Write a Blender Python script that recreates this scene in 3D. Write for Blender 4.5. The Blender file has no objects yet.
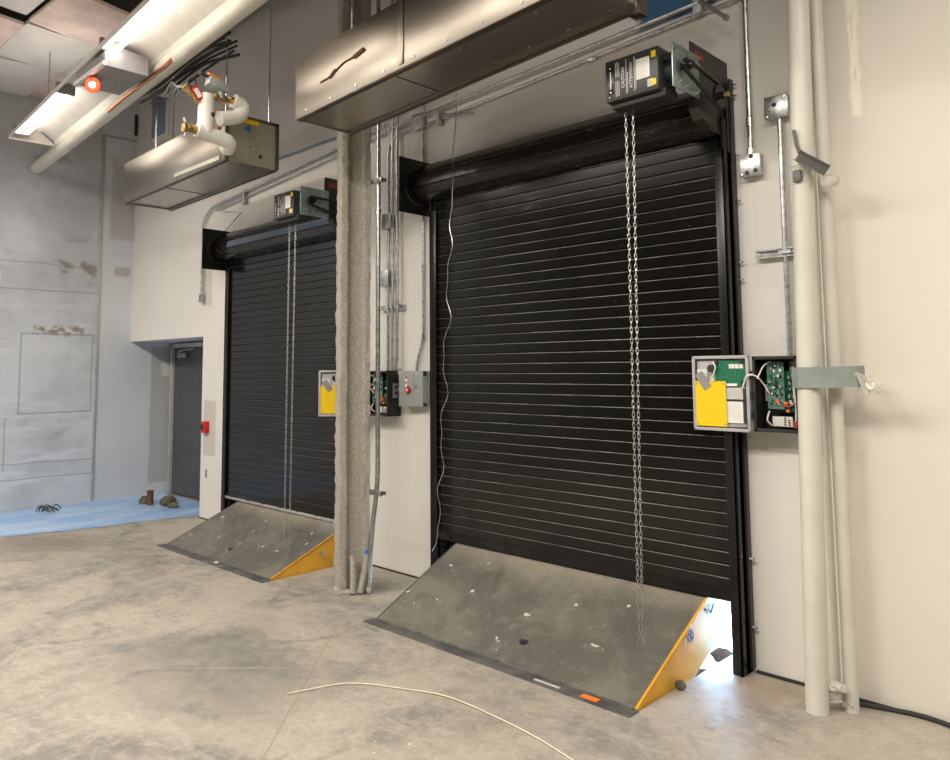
import bpy, bmesh, math, random
from mathutils import Vector, Matrix
random.seed(7)
S = 1.1                      # the survey below was taken with the eye at 1.5; the real place is a tenth larger
sc = bpy.context.scene
col = sc.collection

# ------------------------------------------------------------------ materials
class NT:
    """small helper around a node tree"""
    def __init__(s, name):
        s.m = bpy.data.materials.new(name); s.m.use_nodes = True
        s.t = s.m.node_tree; s.b = s.t.nodes['Principled BSDF']
        s.co = s.t.nodes.new('ShaderNodeTexCoord').outputs['Object']
    def n(s, kind): return s.t.nodes.new('ShaderNode' + kind)
    def l(s, a, b): s.t.links.new(a, b)
    def setin(s, sock, v):
        if isinstance(v, bpy.types.NodeSocket): s.l(v, sock)
        else: sock.default_value = v
    def map(s, scale=(1, 1, 1), rot=(0, 0, 0)):
        k = s.n('Mapping'); s.l(s.co, k.inputs[0])
        k.inputs['Scale'].default_value = scale; k.inputs['Rotation'].default_value = rot
        return k.outputs[0]
    def noise(s, scale, detail=4, rough=.55, vec=None, dist=0):
        k = s.n('TexNoise'); s.l(vec or s.co, k.inputs['Vector'])
        k.inputs['Scale'].default_value = scale; k.inputs['Detail'].default_value = detail
        k.inputs['Roughness'].default_value = rough; k.inputs['Distortion'].default_value = dist
        return k.outputs['Fac']
    def ramp(s, v, a, b, smooth=True):
        k = s.n('MapRange'); k.interpolation_type = 'SMOOTHSTEP' if smooth else 'LINEAR'
        s.l(v, k.inputs[0]); k.inputs[1].default_value = a; k.inputs[2].default_value = b
        return k.outputs[0]
    def math(s, op, a, b=0.0, c=0.0):
        k = s.n('Math'); k.operation = op
        s.setin(k.inputs[0], a); s.setin(k.inputs[1], b); s.setin(k.inputs[2], c)
        return k.outputs[0]
    def mix(s, f, a, b):
        k = s.n('Mix'); k.data_type = 'RGBA'
        s.setin(k.inputs[0], f)
        for q, v in ((6, a), (7, b)):
            if isinstance(v, tuple): v = (*v[:3], 1)
            s.setin(k.inputs[q], v)
        return k.outputs[2]
    def xyz(s):
        k = s.n('SeparateXYZ'); s.l(s.co, k.inputs[0]); return k.outputs
    def rect(s, u, v, u0, u1, v0, v1, soft=.02, wob=0, ws=3):
        """soft-edged rectangle mask in two coordinates"""
        if wob:
            w = s.math('MULTIPLY_ADD', s.noise(ws, 4), wob * 2, -wob)
            u = s.math('ADD', u, w); v = s.math('ADD', v, w)
        f = s.math('MULTIPLY', s.ramp(u, (u0 - soft) * S, (u0 + soft) * S), s.ramp(u, (u1 + soft) * S, (u1 - soft) * S))
        g = s.math('MULTIPLY', s.ramp(v, (v0 - soft) * S, (v0 + soft) * S), s.ramp(v, (v1 + soft) * S, (v1 - soft) * S))
        return s.math('MULTIPLY', f, g)
    def line(s, u, at, w, wob=0, ws=2):
        """thin line mask at a coordinate value"""
        if wob: u = s.math('ADD', u, s.math('MULTIPLY_ADD', s.noise(ws, 4), wob * 2, -wob))
        d = s.math('ABSOLUTE', s.math('SUBTRACT', u, at * S))
        return s.ramp(d, w, w * .3)
    def bump(s, h, strength=.3, dist=.01):
        k = s.n('Bump'); k.inputs['Strength'].default_value = strength; k.inputs['Distance'].default_value = dist
        s.l(h, k.inputs['Height']); s.l(k.outputs[0], s.b.inputs['Normal'])
    def out(s, color=None, rough=None, metal=None, spec=None):
        if color is not None: s.setin(s.b.inputs['Base Color'], (*color[:3], 1) if isinstance(color, tuple) else color)
        if rough is not None: s.setin(s.b.inputs['Roughness'], rough)
        if metal is not None: s.setin(s.b.inputs['Metallic'], metal)
        if spec is not None: s.setin(s.b.inputs['Specular IOR Level'], spec)
        return s.m

def plain(name, c, rough=.5, metal=0, var=.12, scale=8, bump=0, bscale=60, spec=.5):
    k = NT(name)
    f = k.ramp(k.noise(scale, 5), .3, .7)
    d = tuple(x * (1 - var) for x in c); e = tuple(min(1, x * (1 + var)) for x in c)
    if bump: k.bump(k.noise(bscale, 4), bump, .004)
    return k.out(k.mix(f, d, e), rough, metal, spec)

def emis(name, c, strength):
    k = NT(name); k.b.inputs['Emission Color'].default_value = (*c, 1)
    k.b.inputs['Emission Strength'].default_value = strength
    return k.out(c, .5)

M = {}
# concrete slab
k = NT('slab_concrete'); X_, Y_, Z_ = k.xyz()
big = k.ramp(k.noise(.8, 8, .66, dist=.8), .38, .58)
mid = k.ramp(k.noise(3.2, 8, .68, dist=.8), .38, .7)
fine = k.ramp(k.noise(38, 6, .7), .3, .75)
streak = k.ramp(k.noise(5, 6, .7, vec=k.map((.5, 2.6, 1), (0, 0, .75))), .52, .72)
c = k.mix(big, (.215, .203, .185), (.42, .375, .32))
c = k.mix(k.math('MULTIPLY', mid, .6), c, (.46, .41, .345))
c = k.mix(k.math('MULTIPLY', streak, .5), c, (.56, .50, .42))
c = k.mix(k.math('MULTIPLY', k.ramp(k.noise(2.1, 7, .72, dist=1.2), .54, .68), .7), c, (.185, .178, .165))
c = k.mix(k.math('MULTIPLY', fine, .28), c, (.17, .155, .135))
mott = k.ramp(k.noise(11, 9, .78, dist=.5), .44, .62)
c = k.mix(k.math('MULTIPLY', mott, .34), c, (.55, .505, .44))
pit = k.ramp(k.noise(19, 8, .8, dist=.4), .58, .70)
c = k.mix(k.math('MULTIPLY', pit, .38), c, (.17, .16, .145))
chips = k.ramp(k.noise(26, 3, .5), .71, .735)
c = k.mix(k.math('MULTIPLY', chips, .6), c, (.78, .74, .66))
# the saw-cut joint crossing the foreground and a fainter scratch
diag = k.math('ADD', k.math('MULTIPLY', X_, .736), k.math('MULTIPLY', Y_, .677))
jl = k.line(diag, -.8576, .008, .012, 3)
jl = k.math('MULTIPLY', jl, k.ramp(X_, -4.0 * S, -3.7 * S))
c = k.mix(k.math('MULTIPLY', jl, .6), c, (.30, .23, .155))
d2 = k.math('ADD', k.math('MULTIPLY', X_, -.694), k.math('MULTIPLY', Y_, .72))
sl = k.math('MULTIPLY', k.line(d2, 3.993, .008, .006, 2), k.math('MULTIPLY', k.ramp(X_, -4.1 * S, -3.8 * S), k.ramp(X_, -3.3 * S, -3.5 * S)))
c = k.mix(k.math('MULTIPLY', sl, .6), c, (.70, .62, .50))
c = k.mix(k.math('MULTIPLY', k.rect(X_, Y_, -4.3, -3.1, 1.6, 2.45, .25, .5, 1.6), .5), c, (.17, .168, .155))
# brown soil stain at the right guide
c = k.mix(k.math('MULTIPLY', k.rect(X_, Y_, -1.8, -1.45, 3.45, 3.8, .12, .15), .55), c, (.26, .18, .12))
c = k.mix(k.math('MULTIPLY', k.rect(X_, Y_, -7.9, -6.9, 2.0, 2.7, .3, .35), .45), c, (.20, .15, .11))
k.bump(k.noise(60, 5, .7), .12, .006)
M['floor'] = k.out(c, k.ramp(k.noise(2.5, 5), .2, .9) and k.math('MULTIPLY_ADD', mid, .25, .42), 0, .4)

# dock wall paint
k = NT('wall_paint'); X_, Y_, Z_ = k.xyz()
c = k.mix(k.ramp(k.noise(.8, 4), .3, .7), (.73, .705, .67), (.78, .755, .715))
c = k.mix(k.math('MULTIPLY', k.ramp(X_, -1.42 * S, -1.38 * S), .5), c, (.77, .715, .60))
# grey primer patches: behind the pull station, at the left conduit, plaster run on the right
c = k.mix(k.math('MULTIPLY', k.rect(X_, Z_, -7.42, -7.17, .64, 1.2, .012, .01), .7), c, (.50, .46, .42))
c = k.mix(k.math('MULTIPLY', k.rect(X_, Z_, -7.5, -7.3, 2.18, 2.6, .02, .02), .6), c, (.50, .46, .42))
run = k.math('MULTIPLY', k.rect(X_, Z_, -1.13, -1.085, 2.68, 3.6, .012, .035, 9), k.ramp(k.noise(14, 5, .8, vec=k.map((3, 1, .4))), .40, .46))
c = k.mix(run, c, (.95, .91, .76))
c = k.mix(k.math('MULTIPLY', k.rect(X_, Z_, -1.62, -1.5, 1.9, 2.45, .01), .15), c, (.55, .52, .47))
# blue layout paint sprayed above the large door
c = k.mix(k.rect(X_, Z_, -2.24, -1.78, 3.46, 4.5, .03, .05, 4), c, (.035, .12, .26))
c = k.mix(k.rect(X_, Z_, -6.1, -5.1, 3.46, 3.49, .01, .02, 2), c, (.25, .33, .45))
k.bump(k.noise(90, 3), .06, .003)
M['wall'] = k.out(c, .62, 0, .35)

# unpainted skim-coated left wall
k = NT('skim_coated_wall'); X_, Y_, Z_ = k.xyz()
c = k.mix(k.ramp(k.noise(1.2, 7, .65), .35, .68), (.47, .50, .545), (.60, .635, .69))  # cool cast of daylight tinted into the skim coat colour
c = k.mix(k.math('MULTIPLY', k.ramp(k.noise(2.2, 8, .72, vec=k.map((1, .45, 1.6))), .56, .72), .6), c, (.24, .235, .23))
daylight_wash = k.ramp(k.noise(2.0, 5, .6, vec=k.map((1, .4, 3.2))), .5, .72)
c = k.mix(k.math('MULTIPLY', k.math('MULTIPLY', daylight_wash, k.ramp(Z_, 2.6 * S, 1.9 * S)), .7), c, (.72, .755, .81))  # paler blue daylight on the lower wall, painted as colour
# a few tan gouges
g1 = k.math('MULTIPLY', k.rect(Y_, Z_, 2.75, 3.3, 1.92, 2.02, .03, .06, 6), k.ramp(k.noise(9, 6), .42, .55))
c = k.mix(g1, c, (.29, .25, .21))
g2 = k.math('MULTIPLY', k.rect(Y_, Z_, 2.95, 3.42, 2.62, 2.78, .04, .08, 6), k.ramp(k.noise(7, 6), .42, .56))
c = k.mix(g2, c, (.28, .25, .23))
# board joints
def frame(u, v, u0, u1, v0, v1, w):
    a = k.rect(u, v, u0 - .006, u1 + .006, v0 - .006, v1 + .006, .002, .008)
    b = k.rect(u, v, u0 + w, u1 - w, v0 + w, v1 - w, .002, .008)
    return k.math('SUBTRACT', a, b)
j = frame(Y_, Z_, 2.63, 3.40, 1.04, 1.93, .012)
j = k.math('MAXIMUM', j, k.line(Z_, 2.42, .012, .03))
j = k.math('MAXIMUM', j, k.line(Z_, 2.72, .012, .05))
j = k.math('MAXIMUM', j, k.line(Z_, .335, .012, .03))
j = k.math('MAXIMUM', j, k.line(Z_, .50, .010, .03))
j = k.math('MAXIMUM', j, k.rect(Y_, Z_, 2.5, 2.515, .42, 1.0, .003, .01))
c = k.mix(k.math('MULTIPLY', j, .55), c, (.24, .25, .28))
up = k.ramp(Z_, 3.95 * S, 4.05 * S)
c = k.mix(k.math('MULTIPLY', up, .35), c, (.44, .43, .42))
k.bump(k.math('ADD', k.noise(18, 6, .7), k.math('MULTIPLY', j, -.8)), .25, .01)
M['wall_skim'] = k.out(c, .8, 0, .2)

# painted strip of the left wall next to the alcove
k = NT('grey_primed_wall'); X_, Y_, Z_ = k.xyz()
c = k.mix(k.ramp(k.noise(1.1, 4), .3, .7), (.58, .61, .66), (.66, .69, .74))  # primer grey with the blue cast of daylight mixed in
c = k.mix(k.math('MULTIPLY', k.rect(Y_, Z_, 4.1, 4.5, .14, 1.80, .01, .02), .7), c, (.40, .395, .38))
c = k.mix(k.rect(Y_, Z_, 4.22, 4.33, 1.42, 1.60, .02, .05, 5), c, (.68, .67, .66))
c = k.mix(k.math('MULTIPLY', k.rect(Y_, Z_, 3.62, 3.80, 2.66, 2.76, .02, .05, 5), .7), c, (.36, .34, .33))
c = k.mix(k.math('MULTIPLY', k.rect(Y_, Z_, 3.55, 3.95, 3.1, 4.1, .02, .05, 3), .55), c, (.40, .39, .38))
c = k.mix(k.math('MULTIPLY', k.rect(Y_, Z_, 3.6, 3.76, 4.0, 4.16, .02, .05, 5), .8), c, (.62, .62, .6))
k.bump(k.noise(40, 4), .08, .004)
M['wall_prime'] = k.out(c, .7, 0, .25)

M['wall_dark'] = plain('dark_store_wall', (.13, .125, .12), .8, 0, .3, 1.5)
k = NT('ceiling_board'); X_, Y_, Z_ = k.xyz()
c = k.mix(k.ramp(k.noise(.7, 5), .35, .65), (.58, .56, .55), (.76, .73, .72))
c = k.mix(k.math('MULTIPLY', k.ramp(k.noise(3, 6, .7), .55, .75), .5), c, (.42, .40, .40))
M['ceiling'] = k.out(c, .8, 0, .2)
M['ceiling_pink'] = plain('ceiling_board_faced', (.74, .60, .56), .8, 0, .15, 3)

# black slats
k = NT('gloss_black_slat')
d = k.ramp(k.noise(5, 6, .7, vec=k.map((.6, 1, 3))), .55, .8)
sp = k.ramp(k.noise(85, 2), .76, .80)
c = k.mix(k.math('MULTIPLY', d, .25), (.006, .0055, .005), (.020, .018, .016))
c = k.mix(k.math('MULTIPLY', sp, .5), c, (.35, .32, .28))
M['slat'] = k.out(c, k.math('MULTIPLY_ADD', d, .14, .13), 0, .42)
M['slat_bead'] = plain('worn_slat_bead', (.07, .066, .06), .24, .55, .45, 3)  # bead colour lightened to strengthen the highlight along each slat edge
M['black'] = plain('black_enamel', (.011, .0105, .010), .26, 0, .3, 6, spec=.3)
k = NT('dusty_black_hood')
d = k.ramp(k.noise(4, 7, .75, vec=k.map((1.2, 1, 3))), .5, .8); sp = k.ramp(k.noise(45, 3), .74, .77)
c = k.mix(k.math('MULTIPLY', d, .5), (.016, .014, .012), (.05, .043, .036)); c = k.mix(k.math('MULTIPLY', sp, .6), c, (.45, .41, .36))
M['hood'] = k.out(c, k.math('MULTIPLY_ADD', d, .2, .24), 0, .5)
M['black_matt'] = plain('black_plastic', (.02, .02, .02), .6, 0, .3)
M['charcoal'] = plain('charcoal_case', (.035, .036, .035), .42, 0, .2)

# diamond tread deck
k = NT('tread_plate'); X_, Y_, Z_ = k.xyz()
q = 3.14159 / .019
h1 = k.math('MULTIPLY', k.math('SINE', k.math('MULTIPLY', k.math('ADD', X_, Y_), q)), k.math('SINE', k.math('MULTIPLY', k.math('SUBTRACT', X_, Y_), q)))
h1 = k.ramp(k.math('ABSOLUTE', h1), .35, .9)
d = k.ramp(k.noise(2.2, 8, .7, dist=.7), .42, .68); e = k.ramp(k.noise(14, 6, .75), .5, .75)
c = k.mix(d, (.12, .118, .10), (.21, .20, .165))
c = k.mix(k.math('MULTIPLY', e, .5), c, (.33, .32, .28))
c = k.mix(k.math('MULTIPLY', h1, .18), c, (.30, .29, .25))
c = k.mix(k.math('MULTIPLY', k.ramp(k.noise(13, 2, .4), .735, .75), .9), c, (.72, .68, .58))
M['deck_mat_nodes'] = k
edge = k.math('MULTIPLY', k.ramp(k.math('ADD', Y_, k.math('MULTIPLY', k.noise(3, 5), .25)), .60 * S, .80 * S), k.math('ADD', k.math('MULTIPLY', h1, .75), .2))
c = k.mix(k.math('MULTIPLY', edge, .85), c, (.62, .54, .42))
k.bump(h1, .5, .004)
M['deck'] = k.out(c, .5, .25, .4)
M['frame_steel'] = plain('painted_frame_steel', (.125, .125, .118), .5, .3, .35, 6)
M['yellow'] = plain('yellow_enamel', (.80, .40, .03), .38, 0, .14, 4)
M['yellow_bright'] = plain('yellow_sheet', (.92, .62, .004), .5, 0, .02)
M['galv'] = plain('galvanised_steel', (.55, .56, .56), .34, 1, .25, 30)
M['galv_dull'] = plain('dull_zinc', (.42, .43, .42), .45, .9, .25, 20)
M['zinc_plate'] = plain('zinc_plated_bracket', (.36, .44, .45), .38, .85, .15, 20)
M['chrome'] = plain('bright_bolt', (.75, .74, .72), .25, 1, .1)
k = NT('brushed_cabinet_steel')
a = k.noise(3, 6, .6, vec=k.map((.2, 1, 3))); d = k.ramp(k.noise(1.6, 7, .7, dist=.8), .5, .8)
c = k.mix(k.ramp(a, .3, .7), (.215, .188, .158), (.27, .24, .205)); c = k.mix(k.math('MULTIPLY', d, .35), c, (.22, .16, .11))
M['steel'] = k.out(c, k.math('MULTIPLY_ADD', d, .12, .31), 1)
k = NT('underside_steel'); a = k.noise(2, 5)
M['steel_under'] = k.out(k.mix(a, (.40, .37, .33), (.50, .465, .42)), .34, .9)
M['steel_end'] = plain('olive_end_panel', (.46, .44, .36), .42, .6, .08)
M['alu'] = plain('aluminium_bar', (.68, .65, .60), .4, .8, .1)
k = NT('sprayed_fireproofing')
c = k.mix(k.ramp(k.noise(60, 5, .8), .35, .65), (.52, .48, .40), (.80, .75, .66)); c = k.mix(k.math('MULTIPLY', k.ramp(k.noise(2.5, 5), .5, .7), .3), c, (.50, .46, .39))
k.bump(k.noise(55, 6, .85), 1.0, .03)
M['fireproof'] = k.out(c, .95, 0, .1)
M['white_wrap'] = plain('white_pipe_wrap', (.80, .78, .73), .5, 0, .05)
M['copper'] = plain('copper_tube', (.55, .24, .12), .35, 1, .2)
M['brass'] = plain('brass_fitting', (.55, .38, .16), .32, 1, .2, 30)
M['grey_box'] = plain('grey_enamel', (.33, .36, .34), .45, 0, .05)
M['red'] = plain('red_plastic', (.55, .015, .02), .35, 0, .1)
M['dark_red'] = plain('faded_red_sticker', (.22, .03, .025), .5, 0, .1)
M['orange'] = plain('orange_reflector', (.95, .22, .03), .35, 0, .05)
M['blue'] = plain('blue_cap', (.05, .14, .45), .4, 0, .1)
M['white'] = plain('white_label', (.82, .80, .76), .6, 0, .04)
M['print'] = plain('pale_print', (.55, .54, .52), .6, 0, .05)
M['ink'] = plain('dark_ink', (.03, .03, .035), .6)
M['pcb'] = plain('green_circuit_board', (.012, .17, .085), .4, 0, .3, 60)
M['pcb_pale'] = plain('pale_green_circuit_board', (.10, .22, .17), .4, 0, .4, 70)
M['lid_grey'] = plain('grey_plastic_lid', (.45, .43, .45), .5, 0, .06)
M['tape'] = plain('silver_tape', (.38, .38, .37), .4, .4, .08)
M['wire_white'] = plain('white_wire', (.80, .77, .70), .5, 0, .05)
M['wire_red'] = plain('red_wire', (.45, .05, .06), .5)
M['wire_dark'] = plain('dark_wire', (.035, .035, .035), .5)
M['string'] = plain('pale_string', (.80, .73, .56), .7, 0, .1)
M['door_grey'] = plain('dark_grey_steel_door', (.075, .08, .08), .45, 0, .12, 3)
M['door_frame'] = plain('light_door_frame', (.50, .50, .48), .4, .3, .1)
M['pvc'] = plain('cream_painted_pipe', (.68, .66, .585), .4, 0, .06, 3)
M['strap'] = plain('grey_green_strap', (.30, .345, .325), .5, .2, .1)
k = NT('clear_plastic_wrap'); k.b.inputs['Transmission Weight'].default_value = .6; k.b.inputs['IOR'].default_value = 1.2
k.bump(k.noise(30, 4), .6, .01); M['film'] = k.out((.92, .90, .84), .25)
M['fixture'] = plain('white_fixture_enamel', (.74, .71, .67), .4, 0, .05)
M['tube'] = emis('lamp_tube', (1, .93, .82), 7)
M['red_glow'] = emis('red_lens', (1, .06, .02), 2.5)
M['lens_white'] = emis('lamp_core', (1, .75, .6), 8)
M['grey_plastic'] = plain('grey_housing', (.28, .27, .28), .5)
M['stone'] = plain('dark_stone', (.03, .016, .011), .9, 0, .4, 8, .5, 12, spec=0)
M['rust'] = plain('rusty_steel', (.16, .075, .05), .7, .3, .3, 12)
M['rubble'] = plain('mossy_rubble', (.12, .11, .075), .9, 0, .4, 14, .6, 25)
M['snow'] = plain('pale_yard_ground', (.80, .80, .80), .9, 0, .05, 2)
k = NT('pale_blue_film'); w_ = k.ramp(k.noise(2.2, 6, .65, vec=k.map((1.6, .5, 1))), .35, .7)  # daylight blue put into the colour of a thin floor sheet
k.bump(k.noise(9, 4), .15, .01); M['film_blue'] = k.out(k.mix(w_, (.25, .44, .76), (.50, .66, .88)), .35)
M['pane'] = plain('blue_grey_pane', (.22, .30, .42), .15, 0, .1)
M['gap'] = plain('dark_joint', (.03, .026, .022), .8)
M['plate_dust'] = plain('brown_black_plate', (.030, .026, .022), .42, 0, .35, 4)
M['skirt_grey'] = plain('pale_grey_lip', (.42, .43, .42), .45, .2, .1, 4)

# ------------------------------------------------------------------ geometry helpers (coordinates are world positions)
class MB:
    def __init__(s): s.bm = bmesh.new(); s.mats = []; s.cur = 0
    def use(s, m):
        if m not in s.mats: s.mats.append(m)
        s.cur = s.mats.index(m); return s
    def _mark(s, faces):
        for f in faces: f.material_index = s.cur; f.smooth = True
    def poly(s, pts):
        f = s.bm.faces.new([s.bm.verts.new(p) for p in pts]); s._mark([f]); return s
    def box(s, x0, x1, y0, y1, z0, z1, bev=0, mat=None):
        r = bmesh.ops.create_cube(s.bm, size=1); vs = r['verts']
        for v in vs:
            v.co = Vector(((x0 + x1) / 2 + v.co.x * (x1 - x0), (y0 + y1) / 2 + v.co.y * (y1 - y0), (z0 + z1) / 2 + v.co.z * (z1 - z0)))
            if mat: v.co = mat @ v.co
        fs = list({f for v in vs for f in v.link_faces})
        s._mark(fs)
        if bev:
            es = list({e for v in vs for e in v.link_edges})
            b = bmesh.ops.bevel(s.bm, geom=es, offset=bev, segments=2, profile=.5, affect='EDGES'); s._mark(b['faces'])
        return s
    def ring(s, c, ax, r, n, up=None):
        ax = Vector(ax).normalized(); u = up or (Vector((0, 0, 1)) if abs(ax.z) < .9 else Vector((1, 0, 0)))
        a = ax.cross(u).normalized(); b = ax.cross(a)
        return [s.bm.verts.new(Vector(c) + a * (r * math.cos(t * 2 * math.pi / n)) + b * (r * math.sin(t * 2 * math.pi / n))) for t in range(n)]
    def skin(s, rings, cap=True, closed=False):
        fs = []
        n = len(rings[0])
        pairs = list(zip(rings, rings[1:])) + ([(rings[-1], rings[0])] if closed else [])
        for a, b in pairs:
            for i in range(n): fs.append(s.bm.faces.new((a[i], a[(i + 1) % n], b[(i + 1) % n], b[i])))
        if cap and not closed:
            fs.append(s.bm.faces.new(rings[0][::-1])); fs.append(s.bm.faces.new(rings[-1]))
        s._mark(fs); return s
    def cyl(s, a, b, r, n=16, r2=None):
        a, b = Vector(a), Vector(b); ax = b - a
        return s.skin([s.ring(a, ax, r, n), s.ring(b, ax, r if r2 is None else r2, n)])
    def tube(s, pts, r, n=10, bend=0, closed=False):
        P = [Vector(p) for p in pts]
        if bend:
            Q = [P[0]]
            for i in range(1, len(P) - 1):
                u = (P[i - 1] - P[i]); w = (P[i + 1] - P[i]); d = min(bend, u.length * .45, w.length * .45)
                p0 = P[i] + u.normalized() * d; p2 = P[i] + w.normalized() * d
                for q in range(7):
                    t = q / 6; Q.append(p0 * (1 - t) ** 2 + P[i] * 2 * t * (1 - t) + p2 * t * t)
            Q.append(P[-1]); P = Q
        rings = []; up = None
        for i, p in enumerate(P):
            if closed: t = P[(i + 1) % len(P)] - P[i - 1]
            else: t = P[min(i + 1, len(P) - 1)] - P[max(i - 1, 0)]
            t.normalize()
            if up is None: up = Vector((0, 0, 1)) if abs(t.z) < .9 else Vector((1, 0, 0))
            up = (up - t * up.dot(t)).normalized()
            rings.append(s.ring(p, t, r, n, up))
        return s.skin(rings, closed=closed)
    def prism(s, pts, d):
        """closed outline (list of 3-D points) pushed along d"""
        d = Vector(d); a = [s.bm.verts.new(p) for p in pts]; b = [s.bm.verts.new(Vector(p) + d) for p in pts]
        return s.skin([a, b])
    def ball(s, c, r, sub=2, sq=(1, 1, 1), jit=0):
        q = bmesh.ops.create_icosphere(s.bm, subdivisions=sub, radius=1)
        for v in q['verts']:
            k = 1 + random.uniform(-jit, jit)
            v.co = Vector(c) + Vector((v.co.x * r * sq[0] * k, v.co.y * r * sq[1] * k, v.co.z * r * sq[2] * k))
        s._mark({f for v in q['verts'] for f in v.link_faces}); return s
    def build(s, name, mat=None, parent=None, angle=35, origin=None, fn=None):
        if fn:
            for v in s.bm.verts: v.co = fn(v.co.copy())
        bmesh.ops.recalc_face_normals(s.bm, faces=s.bm.faces[:])
        if parent is not None: org = Vector(parent['_org'])
        elif origin is not None: org = Vector(origin)
        else:
            lo = Vector([min(v.co[i] for v in s.bm.verts) for i in range(3)]); hi = Vector([max(v.co[i] for v in s.bm.verts) for i in range(3)])
            org = Vector(((lo.x + hi.x) / 2, (lo.y + hi.y) / 2, lo.z))
        for v in s.bm.verts: v.co = (v.co - org) * S
        me = bpy.data.meshes.new(name); s.bm.to_mesh(me); s.bm.free()
        me.set_sharp_from_angle(angle=math.radians(angle))
        for m in ([M[mat]] if mat else [M[q] for q in s.mats]): me.materials.append(m)
        o = bpy.data.objects.new(name, me); col.objects.link(o)
        o['_org'] = tuple(org)
        if parent is not None: o.parent = parent
        else: o.location = org * S
        return o

def thing(name, label, cat, loc, group=None):
    o = bpy.data.objects.new(name, None); col.objects.link(o); o.empty_display_size = .1
    o.location = Vector(loc) * S; o['_org'] = tuple(loc)
    return tag(o, label, cat, group)
def tag(o, label, cat, group=None):
    o['label'] = label; o['category'] = cat
    if group: o['group'] = group
    return o
def struct(mb, name, mat, **kw):
    o = mb.build(name, mat, origin=(0, 0, 0), **kw); o['kind'] = 'structure'; return o
def text(body, size, at, right, up, mat, parent, name='lettering'):
    cu = bpy.data.curves.new(name, 'FONT'); cu.body = body; cu.size = size * S; cu.align_x = 'CENTER'; cu.align_y = 'CENTER'; cu.extrude = .0004
    t = bpy.data.objects.new('tmp', cu); col.objects.link(t)
    dg = bpy.context.evaluated_depsgraph_get(); me = bpy.data.meshes.new_from_object(t.evaluated_get(dg))
    bpy.data.objects.remove(t)
    r = Vector(right).normalized(); u = Vector(up).normalized(); n = r.cross(u)
    m = Matrix((r, u, n)).transposed().to_4x4(); m.translation = (Vector(at) - Vector(parent['_org'])) * S
    me.transform(m); me.materials.clear(); me.materials.append(M[mat])
    o = bpy.data.objects.new(name, me); col.objects.link(o); o.parent = parent; o['_org'] = parent['_org']
    return o

# ------------------------------------------------------------------ the setting
WY = 3.84                     # room face of the dock wall
D1 = (-3.86, -1.765, 2.66)    # large opening: left, right, head
D2 = (-6.77, -4.84, 2.54)
f = MB()
def slab(x0, x1, y0, y1): f.box(x0, x1, y0, y1, -.16, 0)
PA = (-6.56, -4.87, 2.985); PB = (-3.70, -1.885, 2.965)       # leveler pits
slab(-9.5, 5, -9, PB[2]); slab(-9.5, PA[0], PB[2], 4.04); slab(PA[1], PB[0], PB[2], 4.04); slab(PB[1], 5, PB[2], 4.04)
slab(-9.5, -7.4, 4.04, 4.6); slab(PA[0], PA[1], PB[2], PA[2])
struct(f, 'floor', 'floor')
p = MB()
for a in (PA, PB):
    p.box(a[0], a[1], a[2] - .1, 4.04, -.62, -.55); p.box(a[0], a[1], a[2] - .1, a[2], -.6, -.16)
    p.box(a[0] - .1, a[0], a[2] - .1, 4.04, -.6, -.16); p.box(a[1], a[1] + .1, a[2] - .1, 4.04, -.6, -.16)
struct(p, 'trim_1', 'frame_steel')
w = MB()
w.box(-7.47, D2[0], WY, 4.04, 0.004, 5.3); w.box(D2[0], D2[1], WY, 4.04, D2[2], 5.3); w.box(D2[1], D1[0], WY, 4.04, 0.004, 5.3)
w.box(D1[0], D1[1], WY, 4.04, D1[2], 5.3); w.box(D1[1], 5, WY, 4.04, 0.004, 5.3); w.box(-9.3, -7.47, WY, 4.04, 1.86, 5.3)
for x0, x1 in ((-9.5, PA[0]), (PA[1], PB[0]), (PB[1], 5)): w.box(x0, x1, 3.9, 4.04, -1.2, -.16)
struct(w, 'wall_back', 'wall')
w = MB(); w.box(-9.5, -9.312, -9, 3.44, 0, 5.3)
struct(w, 'wall_left', 'wall_skim')
w = MB(); w.box(-9.5, -9.3, 3.44, 4.6, 0, 5.3)
struct(w, 'wall_left_end', 'wall_prime')
w = MB(); w.box(-9.5, -7.3, 4.40, 4.6, 0, 1.86); w.box(-7.47, -7.3, 4.04, 4.4, 0, 1.86); w.box(-9.3, -7.3, 4.04, 4.5, 1.86, 2.2)
struct(w, 'wall_alcove', 'wall_prime')
w = MB(); w.box(-9.5, 5, -9.2, -9, 0, 5.3); w.box(5, 5.2, -9, 4.04, 0, 5.3)
struct(w, 'wall_rear', 'wall_dark')
w = MB(); w.box(-9.5, 5, -9, 4.04, 5.2, 5.35); struct(w, 'ceiling', 'wall_dark')
w = MB().use('ceiling')
for i in range(6):                                             # loose boards hung under the deck on the left
    for jx in range(4):
        x0 = -9.28 + jx * 1.05; y0 = -.5 + i * .62
        z = 4.62 + random.uniform(-.05, .05); sx = random.uniform(-.10, .10); sy = random.uniform(-.12, .06)
        w.use(random.choice(['ceiling', 'ceiling', 'ceiling_pink']))
        pts = [(x0, y0, z), (x0 + 1.0, y0, z + sx), (x0 + 1.0, y0 + .6, z + sx + sy), (x0, y0 + .6, z + sy)]
        w.prism(pts, (0, 0, .03))
struct(w, 'ceiling_boards', None)
w = MB(); w.box(-9.315, -9.285, 3.425, 3.455, 0, 4.35, .004); w.box(-9.31, -9.285, 3.44, 3.84, 4.33, 4.35); struct(w, 'trim_2', 'door_frame')
w = MB(); w.box(-1.69, 5, 3.825, 3.841, -.001, .012); w.box(-4.84, -3.87, 3.83, 3.841, -.001, .010); w.box(-7.47, -6.87, 3.83, 3.841, -.001, .010); struct(w, 'baseboard_back', 'gap')
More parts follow.
